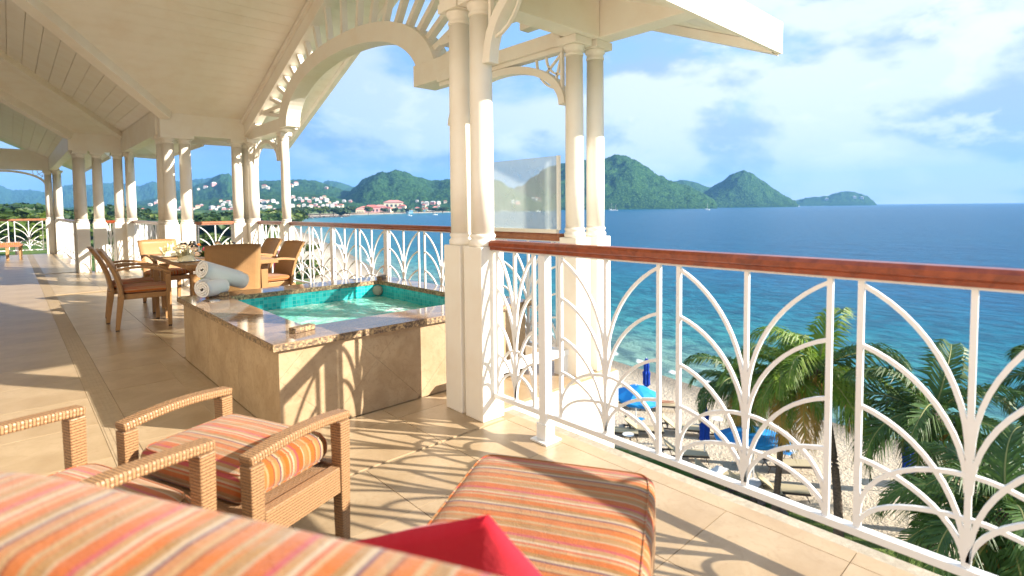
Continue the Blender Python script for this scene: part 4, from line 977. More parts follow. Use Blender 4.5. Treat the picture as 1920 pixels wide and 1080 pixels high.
# pillow
pw = MB(); nP = 18; vs = []
for sgn in (1, -1):
    for i in range(nP+1):
        for j in range(nP+1):
            u = -1+2*i/nP; v = -1+2*j/nP; pinch = 1-.10*(1-abs(u)**2)*(abs(v)**6)-.0; pinch2 = 1-.10*(1-abs(v)**2)*(abs(u)**6)
            th = .062*((1-u*u)*(1-v*v))**.62; th *= 1+.10*noise.noise(Vector((u*2.5, v*2.5, sgn)))
            vs.append((sgn*th, .20*u*pinch, .20*v*pinch2))
q = nP+1
fs = [(s_*q*q+i*q+j, s_*q*q+(i+1)*q+j, s_*q*q+(i+1)*q+j+1, s_*q*q+i*q+j+1) if s_ == 0 else (s_*q*q+i*q+j, s_*q*q+i*q+j+1, s_*q*q+(i+1)*q+j+1, s_*q*q+(i+1)*q+j) for s_ in (0, 1) for i in range(nP) for j in range(nP)]
pw.add(vs, fs); pil = pw.build('pillow', M['red'], uv=False, smooth=True, merge=True); 
hh_ = Vector((.53, -.85, 0)).normalized(); nn3 = Vector((.85, .53, 0)).normalized(); dn = (Vector((0, 0, -1))*.90+nn3*.42).normalized()
eA = -hh_*.90+dn*.44; eB = (hh_*.44+dn*.90).normalized(); eA.normalize(); eN = eB.cross(eA).normalized(); p0_ = at(916, 964, .97); cP = p0_+(eA+eB)*.20
pil.matrix_world = Matrix(((eN.x, -eA.x, -eB.x, cP.x), (eN.y, -eA.y, -eB.y, cP.y), (eN.z, -eA.z, -eB.z, cP.z), (0, 0, 0, 1))); tag(pil, 'red pillow leaning against the striped sofa back', 'pillow')

# far left bench on the balcony
lb = thing('coffee_table', 'small blurred wooden table with striped pad at the far left end of the balcony', 'table', (.02, 20.4, 0))
MB().bx(-.9, .22, -.3, .3, .36, .42).build('table_top', M['teak2'], lb); MB().bx(-.85, .17, -.26, .26, .421, .47).build('cushion', M['stripe_small'], lb)
for a in (-.8, -.1, .17):
    for b_ in (-.24, .24): leg('wicker', (a, b_, 0), (.03, .03), (a, b_, .359), (.04, .04), lb)

# ------------------------------------------------------------------ beach things
GZ = ZB-.03
def closed_umbrella(label, x, y, h=2.55):
    t = thing('closed_umbrella', label, 'umbrella', (x, y, GZ), 0, 'folded dark blue beach umbrellas')
    MB().tube([(0, 0, 0), (0, 0, h-.1)], .03, 8).build('pole', M['white'], t)
    m = MB(); prof = [(.06, .70), (.19, .85), (.17, 1.15), (.20, 1.5), (.13, 1.62), (.15, 1.9), (.07, 2.3), (.015, h)]; n_ = 16; vs = []
    for r_, z in prof: vs += [(r_*(1.15 if k % 2 else .8)*math.cos(k*2*PI/n_), r_*(1.15 if k % 2 else .8)*math.sin(k*2*PI/n_), z) for k in range(n_)]
    m.add(vs, [(i*n_+k, i*n_+(k+1) % n_, (i+1)*n_+(k+1) % n_, (i+1)*n_+k) for i in range(len(prof)-1) for k in range(n_)]).build('canopy', M['blue_dark'], t)
    MB().lathe([(.02, h), (.03, h+.03), (.0, h+.07)], 8).build('finial', M['white'], t); return t
def open_umbrella(label, x, y, r_=1.35, h=2.35, tilt=(0, 0)):
    t = thing('open_umbrella', label, 'umbrella', (x, y, GZ), R(12), 'open light blue beach umbrellas')
    MB().tube([(0, 0, 0), (0, 0, h)], .03, 8).build('pole', M['white'], t)
    m = MB(); n_ = 8
    ring = [(r_*math.cos(k*2*PI/n_), r_*math.sin(k*2*PI/n_), h-.48) for k in range(n_)]
    mid = [(r_*.5*math.cos(k*2*PI/n_), r_*.5*math.sin(k*2*PI/n_), h-.18) for k in range(n_)]
    low = [(a*1.0, b*1.0, c-.16) for a, b, c in ring]
    sag = [(.5*(ring[k][0]+ring[(k+1) % n_][0])*.97, .5*(ring[k][1]+ring[(k+1) % n_][1])*.97, h-.50) for k in range(n_)]
    vs = [(0, 0, h)]+mid+ring+sag+low; fs = []
    for k in range(n_):
        k2 = (k+1) % n_; fs += [(0, 1+k, 1+k2), (1+k, 1+n_+k, 1+2*n_+k), (1+k, 1+2*n_+k, 1+k2), (1+k2, 1+2*n_+k, 1+n_+k2), (1+n_+k, 1+3*n_+k, 1+3*n_+k2, 1+2*n_+k), (1+2*n_+k, 1+3*n_+k2, 1+n_+k2)]
    o = m.add(vs, fs).build('canopy', M['blue'], t); o.rotation_euler = (R(tilt[0]), R(tilt[1]), 0); o.location = (0, 0, 0)
    rb = MB()
    for k in range(n_): rb.tube([(0, 0, h-.02), (ring[k][0], ring[k][1], ring[k][2]-.02)], .008, 4)
    o = rb.build('rib', M['white'], t); o.rotation_euler = (R(tilt[0]), R(tilt[1]), 0); return t
def P(px, py): v = onz(px, py, GZ); return v.x, v.y
x, y = P(1212, 748); closed_umbrella('folded dark blue umbrella farthest from the balcony, near the waterline', x, y, 2.3)
x, y = P(1321, 862); closed_umbrella('tall folded dark blue umbrella in the middle of the beach, left of the big palm', x, y, 2.75)
x, y = P(1702, 925); closed_umbrella('folded dark blue umbrella half hidden by palm fronds on the right', x, y, 2.2)
x, y = P(1192, 798); open_umbrella('open light blue umbrella at the left, over two loungers', x, y, 1.12, 2.1, (6, -5))
x, y = P(1412, 902); open_umbrella('larger open light blue umbrella under the palm crowns', x, y, 1.42, 2.15, (-5, 8))
def lounger(label, x, y, rz, back=38):
    t = thing('beach_lounger', label, 'lounger', (x, y, GZ), rz, 'beach loungers on the sand')     # foot to +X
    MB().bx(-.25, .95, -.30, .30, .30, .345).build('seat', M['beige'], t)
    a = R(back); MB().strip([(-.26, 0, .32), (-.26-.72*math.cos(a), 0, .32+.72*math.sin(a))], .60, .045, (0, 1, 0)).build('backrest', M['beige'], t)
    f = MB().bx(-.9, .97, -.335, -.302, .25, .32).bx(-.9, .97, .302, .335, .25, .32).bx(-.9, -.86, -.30, .30, .25, .30).strip([(-.55, 0, .26), (-.26-.6*math.cos(a), 0, .28+.6*math.sin(a))], .5, .02, (0, 1, 0)); f.build('frame', M['frame_dark'], t)
    for p_, s_ in ((-.8, -1), (-.8, 1), (.82, -1), (.82, 1)): MB().bar((p_, s_*.31, .26), (p_+.12*(1 if p_ > 0 else -1), s_*.33, 0), .03, .03).build('leg', M['frame_dark'], t)
    return t
def side_table(label, x, y):
    t = thing('beach_side_table', label, 'side table', (x, y, GZ), 0, 'small beach side tables')
    MB().lathe([(.26, .38), (.26, .40), (.02, .401)], 18).build('table_top', M['china'], t)
    for k in range(3): MB().bar((.12*math.cos(k*2.1), .12*math.sin(k*2.1), .379), (.22*math.cos(k*2.1), .22*math.sin(k*2.1), 0), .025, .025).build('leg', M['frame_dark'], t)
hd = math.atan2(-.80, .60)
LG = [(1232, 768, 'lounger with a sunbather beside the open umbrella at the left'), (1150, 760, 'lounger mostly hidden behind the bay edge, left of the open umbrella'), (1205, 815, 'lounger with a blue towel below the left open umbrella'),
      (1158, 818, 'dark-backed lounger next to the small white table at the far left'), (1275, 812, 'lounger left of the tall folded umbrella'), (1348, 822, 'lounger right of the tall folded umbrella, behind it'), (1283, 862, 'lounger with raised dark back behind the fan panel, left of the folded umbrella'),
      (1345, 905, 'lounger with a white towel in front of the tall folded umbrella'), (1412, 930, 'lounger in the palm shade with a white towel'), (1462, 930, 'beige lounger right of the thin palm trunk'), (1478, 882, 'lounger between the two palm trunks'), (1750, 915, 'lounger right of the folded umbrella under the dark palm')]
l0 = None
for i, (px, py, lab) in enumerate(LG):
    x, y = P(px, py)
    if l0 is None: l0 = lounger(lab, x, y, hd)
    else: dup(l0, (x, y, GZ), hd+random.uniform(-.12, .12), lab)
for px, py, lab in ((1178, 830, 'white round side table beside the dark-backed lounger'), (1345, 800, 'round side table between the middle loungers'), (1480, 862, 'round side table under the palm crowns')): side_table(lab, *P(px, py))
def cloth_on(label, px, py, mat, z=.36, s=.3):
    x, y = P(px, py); m = MB(); nn2 = 8; vs = []
    for i in range(nn2):
        for j in range(nn2): vs.append((x+(i/7-.5)*s*2.2+.03*noise.noise(Vector((i, j, 1.))), y+(j/7-.5)*s*1.6, GZ+z+.05*abs(noise.noise(Vector((i*.6, j*.6, px*.1))))))
    tag(m.add(vs, [(i*nn2+j, (i+1)*nn2+j, (i+1)*nn2+j+1, i*nn2+j+1) for i in range(nn2-1) for j in range(nn2-1)]).build('beach_towel', M[mat], uv=False, smooth=True), label, 'towel')
cloth_on('white beach towel on the lounger before the folded umbrella', 1348, 898, 'towel'); cloth_on('white beach towel on the shaded lounger', 1415, 922, 'towel'); cloth_on('blue beach towel on the lounger below the open umbrella', 1200, 800, 'blue', .37, .2)
cloth_on('blue and white towel beside the palm trunk', 1476, 868, 'blue', .42, .2)

def figure(label, loc, rz, joints, radii, edges, mat='skin', extra=None):
    me = bpy.data.meshes.new('person'); me.from_pydata(joints, edges, []); o = link('person', me); o.location = loc; o.rotation_euler = (0, 0, rz)
    bm = bmesh.new(); bm.from_mesh(me); lay = bm.verts.layers.skin.verify(); bm.verts.ensure_lookup_table()
    for v, r_ in zip(bm.verts, radii): v[lay].radius = (r_, r_)
    bm.verts[0][lay].use_root = True; bm.to_mesh(me); bm.free()
    o.modifiers.new('skin', 'SKIN'); s_ = o.modifiers.new('sub', 'SUBSURF'); s_.levels = s_.render_levels = 1; me.materials.append(M[mat]); me.shade_smooth()
    return tag(o, label, 'person')
# joints: pelvis, chest, neck, head, L/R shoulder-elbow-hand, L/R hip-knee-foot-toe
stand = [(0, 0, .92), (0, 0, 1.25), (0, 0, 1.45), (0.02, 0, 1.62), (0, .19, 1.38), (-.02, .25, 1.10), (.05, .26, .84), (0, -.19, 1.38), (-.02, -.25, 1.10), (.05, -.26, .84), (0, .09, .86), (.04, .11, .48), (-.04, .12, .08), (.08, .12, .03), (0, -.09, .86), (.10, -.11, .48), (.08, -.12, .08), (.20, -.12, .03)]
rad = [.12, .14, .055, .10, .055, .04, .03, .055, .04, .03, .09, .06, .04, .03, .09, .06, .04, .03]
edg = [(0, 1), (1, 2), (2, 3), (1, 4), (4, 5), (5, 6), (1, 7), (7, 8), (8, 9), (0, 10), (10, 11), (11, 12), (12, 13), (0, 14), (14, 15), (15, 16), (16, 17)]
v = onz(721, 516, GZ); pr = figure('small person in red swimwear walking along the waterline behind the hot tub', (v.x, v.y, GZ), R(60), stand, rad, edg)
MB().lathe([(.15, .78), (.155, .86), (.14, .98), (.13, 1.0)], 14).build('swimwear', M['cloth_red'], pr)
lie = [(-(a[2]-.92), a[1], .45) for a in stand]
x, y = P(1232, 768); pr = figure('sunbather lying on the lounger beside the left open umbrella', (x, y, GZ), hd, lie, [r_*.8 for r_ in rad], edg)
MB().bx(-.08, .12, -.15, .15, .36, .56).build('swimwear', M['cloth_red'], pr, bevel=.05)

# ------------------------------------------------------------------ palms
def frond_mesh(Lf, droop, lift, mat, seed, hang=.5):
    rnd = random.Random(seed); m = MB(); N_ = 30; pts = []
    p = Vector((0, 0, 0)); a = lift
    for i in range(N_+1):
        pts.append(p.copy()); p = p+Vector((math.cos(a), 0, math.sin(a)))*(Lf/N_); a -= droop/N_*(.5+1.1*i/N_)
    for i in range(N_*2+1):
        t = .10+.90*i/(N_*2); k = min(N_-1, int(t*N_)); ft = t*N_-k; c = pts[k].lerp(pts[k+1], ft); d = (pts[k+1]-pts[k]).normalized(); upv = Vector((0, 1, 0)).cross(d)*-1
        upv = Vector((-d.z, 0, d.x))
        ll = Lf*.27*(math.sin(PI*min(1, t*1.02)**.75)**.6+.12)
        for s_ in (-1, 1):
            l = ll*rnd.uniform(.85, 1.1); ang = rnd.uniform(.75, 1.0)-.35*t; w = .024+.010*(1-t)
            dr = (d*math.cos(ang)+Vector((0, s_, 0))*math.sin(ang)+upv*rnd.uniform(-.05, .25)).normalized(); h1 = c+dr*l*.5; h2 = c+dr*l+Vector((0, 0, -1))*l*hang*rnd.uniform(.6, 1.3)
            wv_ = d*w; m.add([tuple(c-wv_), tuple(c+wv_), tuple(h1+wv_*1.1), tuple(h1-wv_*1.1), tuple(h2)], [(0, 1, 2, 3), (3, 2, 4)])
    return m.mesh('frond', M[mat], uv=False), pts
FR = {}
def palm(label, base, crown, Lf=2.4, nf=16, dark=False, dry=2, seed=0, tr=.13, lifts=(1.35, -.6)):
    rnd = random.Random(seed); base = Vector(base); crown = Vector(crown); t = thing('palm_tree', label, 'palm tree', base, 0)
    loc = crown-base; m = MB(); pts = []
    for i in range(15):
        q = i/14; bend = math.sin(q*PI)*.10*loc.length*.35; pts.append(Vector((loc.x*q**1.4, loc.y*q**1.4, loc.z*q))+Vector((bend*.4, -bend*.3, 0)))
    m.tube(pts, lambda q: tr*(1.35-.55*q) if q < .12 else tr*(1.18-.40*q), 10).build('trunk', M['bark'], t, smooth=True)
    rg = MB()
    for i in range(1, 40):
        q = i/40; k = int(q*14); c = pts[k].lerp(pts[k+1], q*14-k); rr = tr*(1.22-.40*q); rg.lathe([(rr, 0), (rr*1.03, .015), (rr, .03)], 10, tuple(c))
    o = rg.build('trunk_ring', M['bark'], t, uv=False); o['kind'] = 'stuff'
    MB().lathe([(tr*.9, -.35), (tr*1.7, -.1), (tr*1.9, .1), (tr*.8, .3)], 10).build('crown_heart', M['bark'], t).location = pts[-1]
    for i in range(nf):
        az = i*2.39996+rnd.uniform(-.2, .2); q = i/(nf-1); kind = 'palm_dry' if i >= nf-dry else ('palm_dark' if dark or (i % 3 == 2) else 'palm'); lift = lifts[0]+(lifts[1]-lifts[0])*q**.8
        key = (kind, round(lift, 1), i % 3, Lf)
        if key not in FR: FR[key] = frond_mesh(Lf, 1.9 if q < .5 else 1.5, round(lift, 1), kind, i*7+seed, .45 if q < .6 else .7)
        me_, rp = FR[key]; o = link('frond', me_, t); o.location = pts[-1]+Vector((0, 0, .12)); o.rotation_euler = (rnd.uniform(-.25, .25), 0, az); s_ = rnd.uniform(.85, 1.12); o.scale = (s_, s_, s_)
        rk_ = (key, 'r')
        if rk_ not in FR: FR[rk_] = MB().tube(rp, lambda q_: .026*(1-.85*q_)+.003, 5).mesh('rib', M['rachis'], uv=False)
        o2 = link('rib', FR[rk_], o)
    return t
def depth_at(px, py, z): v = onz(px, py, z); return (v-CAM).dot(fw)
d1 = depth_at(1453, 965, ZB); d2 = depth_at(1572, 1015, ZB)
palm('thin-trunked palm in the middle of the beach seen between the fan panels', onz(1453, 965, ZB-.1), at(1468, 712, d1+.6), 2.5, 18, False, 4, 3, .10)
palm('sunlit green palm with curved ringed trunk behind the white railing bar', onz(1572, 1015, ZB-.1), at(1535, 700, d2+1.5), 3.1, 20, False, 3, 11, .12)
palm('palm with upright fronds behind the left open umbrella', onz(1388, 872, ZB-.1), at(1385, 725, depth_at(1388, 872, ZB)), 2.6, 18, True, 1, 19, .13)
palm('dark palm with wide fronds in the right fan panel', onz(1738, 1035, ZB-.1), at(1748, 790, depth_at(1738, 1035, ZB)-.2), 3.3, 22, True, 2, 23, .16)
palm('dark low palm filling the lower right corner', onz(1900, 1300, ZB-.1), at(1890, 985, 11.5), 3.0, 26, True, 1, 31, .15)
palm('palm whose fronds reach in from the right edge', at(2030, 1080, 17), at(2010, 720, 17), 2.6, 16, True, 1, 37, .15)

# ------------------------------------------------------------------ inland trees
def crown_mesh(seed, mat, n=900, size=.16):
    rnd = random.Random(seed); m = MB(); lobes = [(Vector((rnd.uniform(-.6, .6), rnd.uniform(-.6, .6), rnd.uniform(-.2, .38))), rnd.uniform(.28, .52)) for _ in range(11)]
    for k in range(n):
        c, r_ = lobes[k % len(lobes)]; d = Vector((rnd.gauss(0, 1), rnd.gauss(0, 1), rnd.gauss(0, 1)+.25)).normalized(); p = c+Vector((d.x, d.y, d.z*.62))*r_*rnd.uniform(.72, 1.05)
        a = Vector((rnd.gauss(0, 1), rnd.gauss(0, 1), rnd.gauss(0, .6))).normalized(); b_ = a.cross(d).normalized(); s_ = size*rnd.uniform(.5, 1.2)
        m.add([tuple(p+a*s_), tuple(p+b_*s_*.7), tuple(p-a*s_), tuple(p-b_*s_*.7+d*s_*.3)], [(0, 1, 2, 3)])
    for c, r_ in lobes:
        m.lathe([(r_*.05, -r_*.5), (r_*.6, -r_*.32), (r_*.78, 0), (r_*.6, r_*.32), (r_*.05, r_*.5)], 8, tuple(c))
    return m.mesh('crown', M[mat], uv=False)
CM = [crown_mesh(1, 'tree'), crown_mesh(2, 'tree'), crown_mesh(3, 'tree2'), crown_mesh(4, 'tree')]
TM = MB().tube([(0, 0, -1.2), (.03, 0, -.6), (0, 0.02, 0)], lambda q: .07-.03*q, 7).add([], []).mesh('trunk', M['bark'], uv=False)
LM = MB().tube([(0, 0, -.6), (.25, .1, -.15), (.4, .2, .2)], .03, 5).tube([(0, 0, -.5), (-.2, .15, -.1), (-.35, .1, .2)], .03, 5).tube([(0, 0, -.4), (0, -.25, 0), (.05, -.4, .2)], .025, 5).mesh('limb', M['bark'], uv=False)
def tree(label, px, pytop, D, wpx, k, group='broad trees between the villa and the hills'):
    """crown top seen at (px, pytop), D metres away, wpx wide in the photo"""
    top = at(px, pytop, D); rad_ = wpx/2*D/FPX; t = thing('tree', label, 'tree', (top.x, top.y, ZB), random.uniform(0, 6), group); hz = top.z-ZB; sc = rad_/.95
    o = link('crown', CM[k % 4], t); vz = min(1.25, max(.7, hz/(1.9*sc))); o.scale = (sc, sc, sc*vz); o.location = (0, 0, max(hz-.80*sc*vz, .2*sc))
    o2 = link('trunk', TM, t); zc = o.location.z; o2.location = (0, 0, zc); o2.scale = (sc, sc, max(.1, zc)/1.2)
    o3 = link('limb', LM, t); o3.location = (0, 0, zc); o3.scale = (sc, sc, sc*.8)
rnd = random.Random(5)
TR = []
for px in range(-30, 540, 27):
    TR.append((px+rnd.uniform(-6, 6), 392-rnd.uniform(-4, 6)+(6 if px > 250 else -6), rnd.uniform(330, 420), rnd.uniform(60, 85)))
for px in range(-20, 500, 40):
    TR.append((px+rnd.uniform(-9, 9), 404+rnd.uniform(-3, 8), rnd.uniform(210, 270), rnd.uniform(75, 110)))
TR += [(10, 375, 180, 120), (55, 372, 200, 110), (30, 392, 130, 130), (160, 380, 220, 60), (100, 384, 210, 90), (395, 432, 120, 60), (440, 440, 110, 45), (380, 455, 90, 50), (425, 452, 95, 50), (215, 440, 120, 60),
       (570, 372+12, 700, 36), (600, 385, 760, 30), (625, 388, 780, 26), (560, 388, 640, 40), (535, 386, 600, 44), (655, 384, 900, 20), (640, 390, 820, 30), (690, 385, 990, 18), (720, 389, 1030, 14), (740, 388, 1050, 14), (765, 388, 1080, 16), (785, 389, 1100, 14), (812, 388, 1120, 18), (830, 387, 1130, 18), (475, 392, 420, 40), (500, 395, 430, 50)]
side_words = ['dark green', 'deep green', 'yellowish green', 'olive green']
ORD = ['1st', '2nd', '3rd']+['%dth' % q for q in range(4, 60)]; cnt = {}
for i, (px, py, D, w_) in enumerate(sorted(TR)):
    gr = 'trees on the distant shore' if D > 550 else ('far tree line' if D > 300 else 'broad trees beyond the lawn'); kk_ = side_words[i % 4]; cnt[(gr, kk_)] = cnt.get((gr, kk_), 0)+1; o_ = ORD[cnt[(gr, kk_)]-1]
    lab = {'trees on the distant shore': '%s %s tree from the left on the distant bay shore', 'far tree line': '%s %s tree from the left in the far tree line', 'broad trees beyond the lawn': '%s %s broad tree from the left beyond the lawn'}[gr] % (o_, kk_)
    tree(lab, px, py, D, w_, i, gr)
# shrubs on the dunes
for i, (px, py) in enumerate([(560, 478), (575, 500), (548, 505), (590, 520), (565, 520), (585, 470), (600, 508)]):
    v = onz(px, py, ZB); t = thing('shrub', '%s green beach shrub from the left on the dune edge' % ['3rd', '5th', '1st', '6th', '2nd', 'rightmost', '7th'][i], 'shrub', (v.x, v.y, ZB), i, 'dune shrubs'); s_ = 1.5+(i % 3)*.4
    o = link('foliage', CM[2 if i % 2 else 0], t); o.scale = (s_, s_, s_*.7); o.location = (0, 0, s_*.3)

# ------------------------------------------------------------------ town
def house_meshes(seed):
    r_ = random.Random(seed); w_, d_, h_ = 1, r_.uniform(.7, 1), r_.uniform(.42, .6)
    wall = MB().bx(-.5, .5, -d_/2, d_/2, -.35, h_); roof = MB(); e_ = .06; rh = r_.uniform(.16, .26)
    roof.add([(-.5-e_, -d_/2-e_, h_), (.5+e_, -d_/2-e_, h_), (.5+e_, d_/2+e_, h_), (-.5-e_, d_/2+e_, h_), (-.22, 0, h_+rh), (.22, 0, h_+rh)], [(0, 1, 5, 4), (1, 2, 5), (2, 3, 4, 5), (3, 0, 4), (3, 2, 1, 0)])
    win = MB()
    for q in (-.32, -.1, .12, .34): win.bx(q-.055, q+.055, -d_/2-.01, -d_/2-.002, h_*.35, h_*.72)
    return wall, roof, win
HM = {}
def house(px, py, wpx, wm, rm_, label, group, rz=None, kk=0, asp=1.0):
    p = cast(px, py)
    if p is None: return
    D = (p-CAM).dot(fw); s_ = wpx*D/FPX; key = (kk % 4, wm, rm_)
    if key not in HM:
        a, b, c = house_meshes(kk % 4); HM[key] = (a.mesh('wall', M[wm], uv=False), b.mesh('roof', M[rm_], uv=False), c.mesh('window', M['window_dark'], uv=False))
    t = thing('house', label, 'house', p, (math.atan2(-p.x, p.y) if rz is None else rz)+random.uniform(-.5, .5)*(0 if asp > 1 else 1), group); t.scale = (s_*asp, s_, s_)
    for nm_, m_ in zip(('wall', 'roof', 'windows'), HM[key]): link(nm_ if nm_ != 'windows' else 'window', m_, t)
rnd = random.Random(12)
k = 0
spots = [(543, 372), (549, 369), (553, 374), (562, 372), (567, 376), (574, 372), (580, 377), (588, 371), (594, 374), (602, 371), (608, 369), (612, 376), (618, 379), (600, 378), (632, 378), (548, 386), (560, 386), (570, 385), (577, 388), (583, 386), (592, 384), (598, 388), (606, 386), (614, 384), (622, 386), (628, 384), (634, 387), (640, 386),
         (575, 393), (582, 394), (590, 394), (598, 394), (606, 393), (610, 396), (460, 378), (466, 380), (455, 384), (489, 376), (495, 378), (503, 377), (512, 377), (520, 380), (488, 386), (497, 389), (505, 388), (515, 392), (492, 396), (500, 400),
         (414, 376), (421, 379), (428, 379), (432, 384), (418, 384), (410, 388), (398, 390), (405, 392), (420, 392), (428, 393), (436, 391), (395, 394), (378, 384), (371, 388), (362, 392), (334, 393), (340, 390), (345, 380),
         (268, 392), (262, 396), (250, 393), (292, 380), (297, 378), (282, 384), (190, 388), (202, 390), (210, 389), (216, 391), (128, 376), (134, 378), (154, 372), (18, 365), (22, 373), (95, 372), (300, 395), (312, 390)]
sp2 = [(645, 377), (657, 377), (612, 352), (546, 348), (401, 346), (386, 351), (372, 354), (555, 345), (782, 376), (792, 379), (800, 382), (812, 381), (822, 380), (835, 378), (795, 386), (822, 386), (496, 350), (502, 352), (384, 336), (962, 378), (1000, 374), (1006, 372), (1012, 374), (970, 380), (1430, 0)]
wm_ = ['wall_white', 'wall_white', 'wall_cream', 'wall_white', 'wall_pink']; rm2 = ['roof_pale', 'roof_red', 'roof_pale', 'roof_pink', 'roof_pale']
words = {'wall_white': 'white', 'wall_cream': 'cream', 'wall_pink': 'pink', 'roof_pale': 'pale', 'roof_red': 'red', 'roof_pink': 'salmon'}
ORD = ['1st', '2nd', '3rd']+['%dth' % q for q in range(4, 60)]
def regions(px): return 'left of the corner columns' if px < 300 else ('between the table columns' if px < 450 else ('by the corner arch' if px < 530 else ('on the hillside above the bay' if px < 660 else 'right of the resort')))
seen = {}
for (px, py) in sorted(spots+sp2[:-1]):
    a, b = wm_[k % 5], rm2[(k*3) % 5]; base_l = '%s house with %s roof' % (words[a], words[b]); rg_ = regions(px); seen[(base_l, rg_)] = seen.get((base_l, rg_), 0)+1
    house(px, py+2, rnd.uniform(4.5, 8.5), a, b, '%s, %s from the left %s' % (base_l, ORD[seen[(base_l, rg_)]-1], rg_), 'hillside houses', None, k); k += 1
for (px, py, w_, wm1, rm1, lab, asp) in [(697, 401, 26, 'wall_pink', 'roof_red', 'long building with red roof behind the left end of the bay beach', 1.3), (675, 402, 18, 'wall_cream', 'roof_pink', 'salmon roofed building by the trees at the headland', 1), (686, 398, 18, 'wall_cream', 'roof_pink', 'wide salmon roofed beach building', 1.4), (713, 396, 20, 'wall_pink', 'roof_pink', 'pink resort wing with salmon roof', 1.2), (738, 392, 26, 'wall_cream', 'roof_pink', 'largest resort building with long salmon roof above the beach', 1.6),
                                   (728, 400, 18, 'wall_cream', 'roof_red', 'cream resort house with red roof near the palms', 1), (768, 400, 12, 'wall_blue', 'roof_red', 'small blue house with red roof behind the sailboat', 1), (790, 399, 14, 'wall_blue', 'roof_red', 'blue and white beach house with red roof', 1.2), (808, 398, 10, 'wall_white', 'roof_pink', 'little white house with salmon roof at the right end of the beach', 1), (655, 398, 14, 'wall_white', 'roof_red', 'dark shore house with red roof by the rocks', 1.2)]:
    house(px, py, w_*.85, wm1, rm1, lab, 'red roofed resort on the bay', None, k, asp); k += 1
for (px, py, w_, w8) in ((663, 400, 9, '1st'), (670, 397, 8, '2nd'), (692, 394, 10, '3rd'), (704, 393, 9, '4th'), (719, 392, 9, '5th'), (724, 398, 10, '6th'), (748, 396, 10, '7th'), (755, 393, 12, '8th'), (776, 398, 8, '9th'), (782, 394, 8, '10th'), (800, 395, 8, '11th'), (816, 394, 9, '12th')):
    house(px, py, w_, 'wall_cream' if px % 2 else 'wall_white', 'roof_red' if px % 3 else 'roof_pink', 'small red roofed shore building, %s from the left among the resort roofs' % w8, 'red roofed resort on the bay', None, k); k += 1
for (px, py, w9) in ((1550, 375, 'leftmost'), (1602, 371, 'middle'), (1616, 372, 'rightmost')): house(px, py, 5, 'wall_white', 'roof_pale', '%s tiny white house on the low far headland' % w9, 'headland houses', None, k); k += 1

# ------------------------------------------------------------------ boats
def boat(px, py, h_px, label, sail=True):
    p = onz(px, py, ZB-.2); D = (p-CAM).dot(fw); s_ = h_px*D/FPX/12.; t = thing('sailboat' if sail else 'motorboat', label, 'sailboat' if sail else 'boat', (p.x, p.y, ZB-.2), random.uniform(-.5, .3)-YAW); t.scale = (s_, s_, s_)
    n_ = 10; vs = []
    for i in range(n_+1):
        q = i/n_; x = -4.5+9*q; b_ = 1.5*math.sin(PI*min(1, .25+q*.75))**.7; z = 1.1+.4*(q**2)
        vs += [(x, -b_, z), (x, -b_*.55, -.2), (x, b_*.55, -.2), (x, b_, z)]
    fs = [(i*4+j, i*4+j+1, i*4+j+5, i*4+j+4) for i in range(n_) for j in range(3)]+[(i*4, i*4+4, i*4+7, i*4+3) for i in range(n_)]+[(0, 3, 2, 1)]
    MB().add(vs, fs).build('hull', M['china'], t, uv=False); MB().taper((-.8, 0, 1.2), (1.9, .8), (-.8, 0, 2.0), (1.3, .55)).build('cabin', M['china'], t)
    if sail:
        MB().tube([(.6, 0, 1.2), (.6, 0, 12)], .12, 6).build('mast', M['china'], t); MB().tube([(.6, 0, 2.6), (-3.4, 0, 2.7)], .16, 6).build('boom', M['towel'], t)
        MB().tube([(4.4, 0, 1.5), (.6, 0, 11.8)], .03, 4).tube([(-4.4, 0, 1.2), (.6, 0, 11.8)], .03, 4).build('stay', M['jet'], t)
    else: MB().taper((-.3, 0, 2.0), (1.0, .7), (-.6, 0, 2.9), (.7, .5)).build('windscreen', M['window_dark'], t)
for a in [(1146, 395, 14, 'white sailboat with bare mast before the big hill, left of two'), (1154, 395, 11, 'smaller white sailboat right beside another below the big hill'), (1326, 394, 13, 'white sailboat off the foot of the big hill'), (768, 405, 12, 'white sailboat before the red roofed resort'), (942, 397, 15, 'sailboat at the left edge of the glass screen'), (950, 397, 11, 'second sailboat from the left behind the glass screen'), (988, 398, 14, 'sailboat in the middle of the glass screen'), (1009, 397, 13, 'sailboat right of centre behind the glass screen'), (1025, 398, 11, 'sailboat at the right behind the glass screen'), (1498, 387, 5, 'tiny sailboat near the far headland')]: boat(*a)
for a in [(816, 403, 12, 'white motorboat off the right end of the bay beach'), (586, 410, 9, 'white motorboat near the rocks of the bay'), (572, 411, 6, 'small pale boat by the bay beach'), (640, 408, 5, 'small dark rowing boat in the bay')]: boat(*a, sail=False)
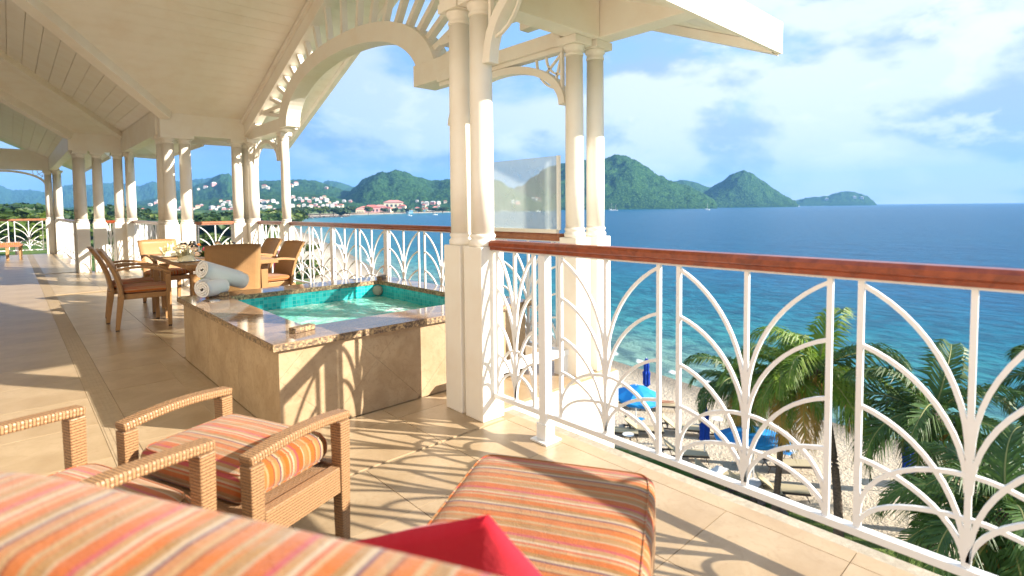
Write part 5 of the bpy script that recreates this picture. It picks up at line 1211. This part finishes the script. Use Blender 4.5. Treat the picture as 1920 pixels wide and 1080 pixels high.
# headland rocks
mb = MB(); rnd = random.Random(3)
for i in range(60):
    px = 575+i*1.35; v = onz(px, 408+rnd.uniform(-.8, .6)-(px-575)*.03, ZB); r_ = rnd.uniform(1.5, 3.5)
    mb.lathe([(r_*.9, -1), (r_, .2), (r_*.5, r_*.5), (r_*.1, r_*.6)], 6, (v.x, v.y, ZB))
tag(mb.build('rocks', M['rock'], uv=False), 'dark rocks along the headland shore before the trees', 'rocks', kind='stuff')
rk_ = MB()
for i in range(30):
    v = onz(rnd.uniform(1340, 1480), rnd.uniform(925, 965), ZB)
    r_ = rnd.uniform(.06, .2); rk_.lathe([(r_*.9, -.1), (r_, .03), (r_*.4, r_*.5)], 6, (v.x, v.y, ZB))
tag(rk_.build('debris', M['rock'], uv=False), 'dark scattered seaweed and stones on the sand near the palm foot', 'debris', kind='stuff')
# forest mass at the feet of the hills
mb = MB(); rnd = random.Random(8)
for i in range(2600):
    px = rnd.uniform(-40, 860); D = rnd.uniform(1150, 1900) if px > 640 else rnd.uniform(700, 1600)
    p = at(px, 395, D); 
    if p.x > interp(grassl, min(p.y, 1499))-25: continue
    r_ = rnd.uniform(5, 11); mb.lathe([(r_*.6, -1), (r_, r_*.35), (r_*.75, r_*.85), (r_*.15, r_*1.1)], 6, (p.x, p.y, ZB))
tag(mb.build('woodland', M['tree'], uv=False), 'dark woodland on the flat land below the hills', 'woodland', kind='stuff')

# ------------------------------------------------------------------ haze
hz_ = MB().bx(-400, 12600, -7200, 12600, ZB-16, 640).mesh('haze', M['sand'], uv=False)
hm = bpy.data.materials.new('haze'); hm.use_nodes = True; ht = hm.node_tree
for n in list(ht.nodes):
    if n.type != 'OUTPUT_MATERIAL': ht.nodes.remove(n)
hv = ht.nodes.new('ShaderNodeVolumePrincipled'); hv.inputs['Color'].default_value = (.20, .50, 1.0, 1); hv.inputs['Density'].default_value = HAZE
hv.inputs['Anisotropy'].default_value = .0
ht.links.new(hv.outputs[0], [n for n in ht.nodes if n.type == 'OUTPUT_MATERIAL'][0].inputs['Volume'])
hz_.materials.clear(); hz_.materials.append(hm); ho = link('haze', hz_); ho['kind'] = 'stuff'
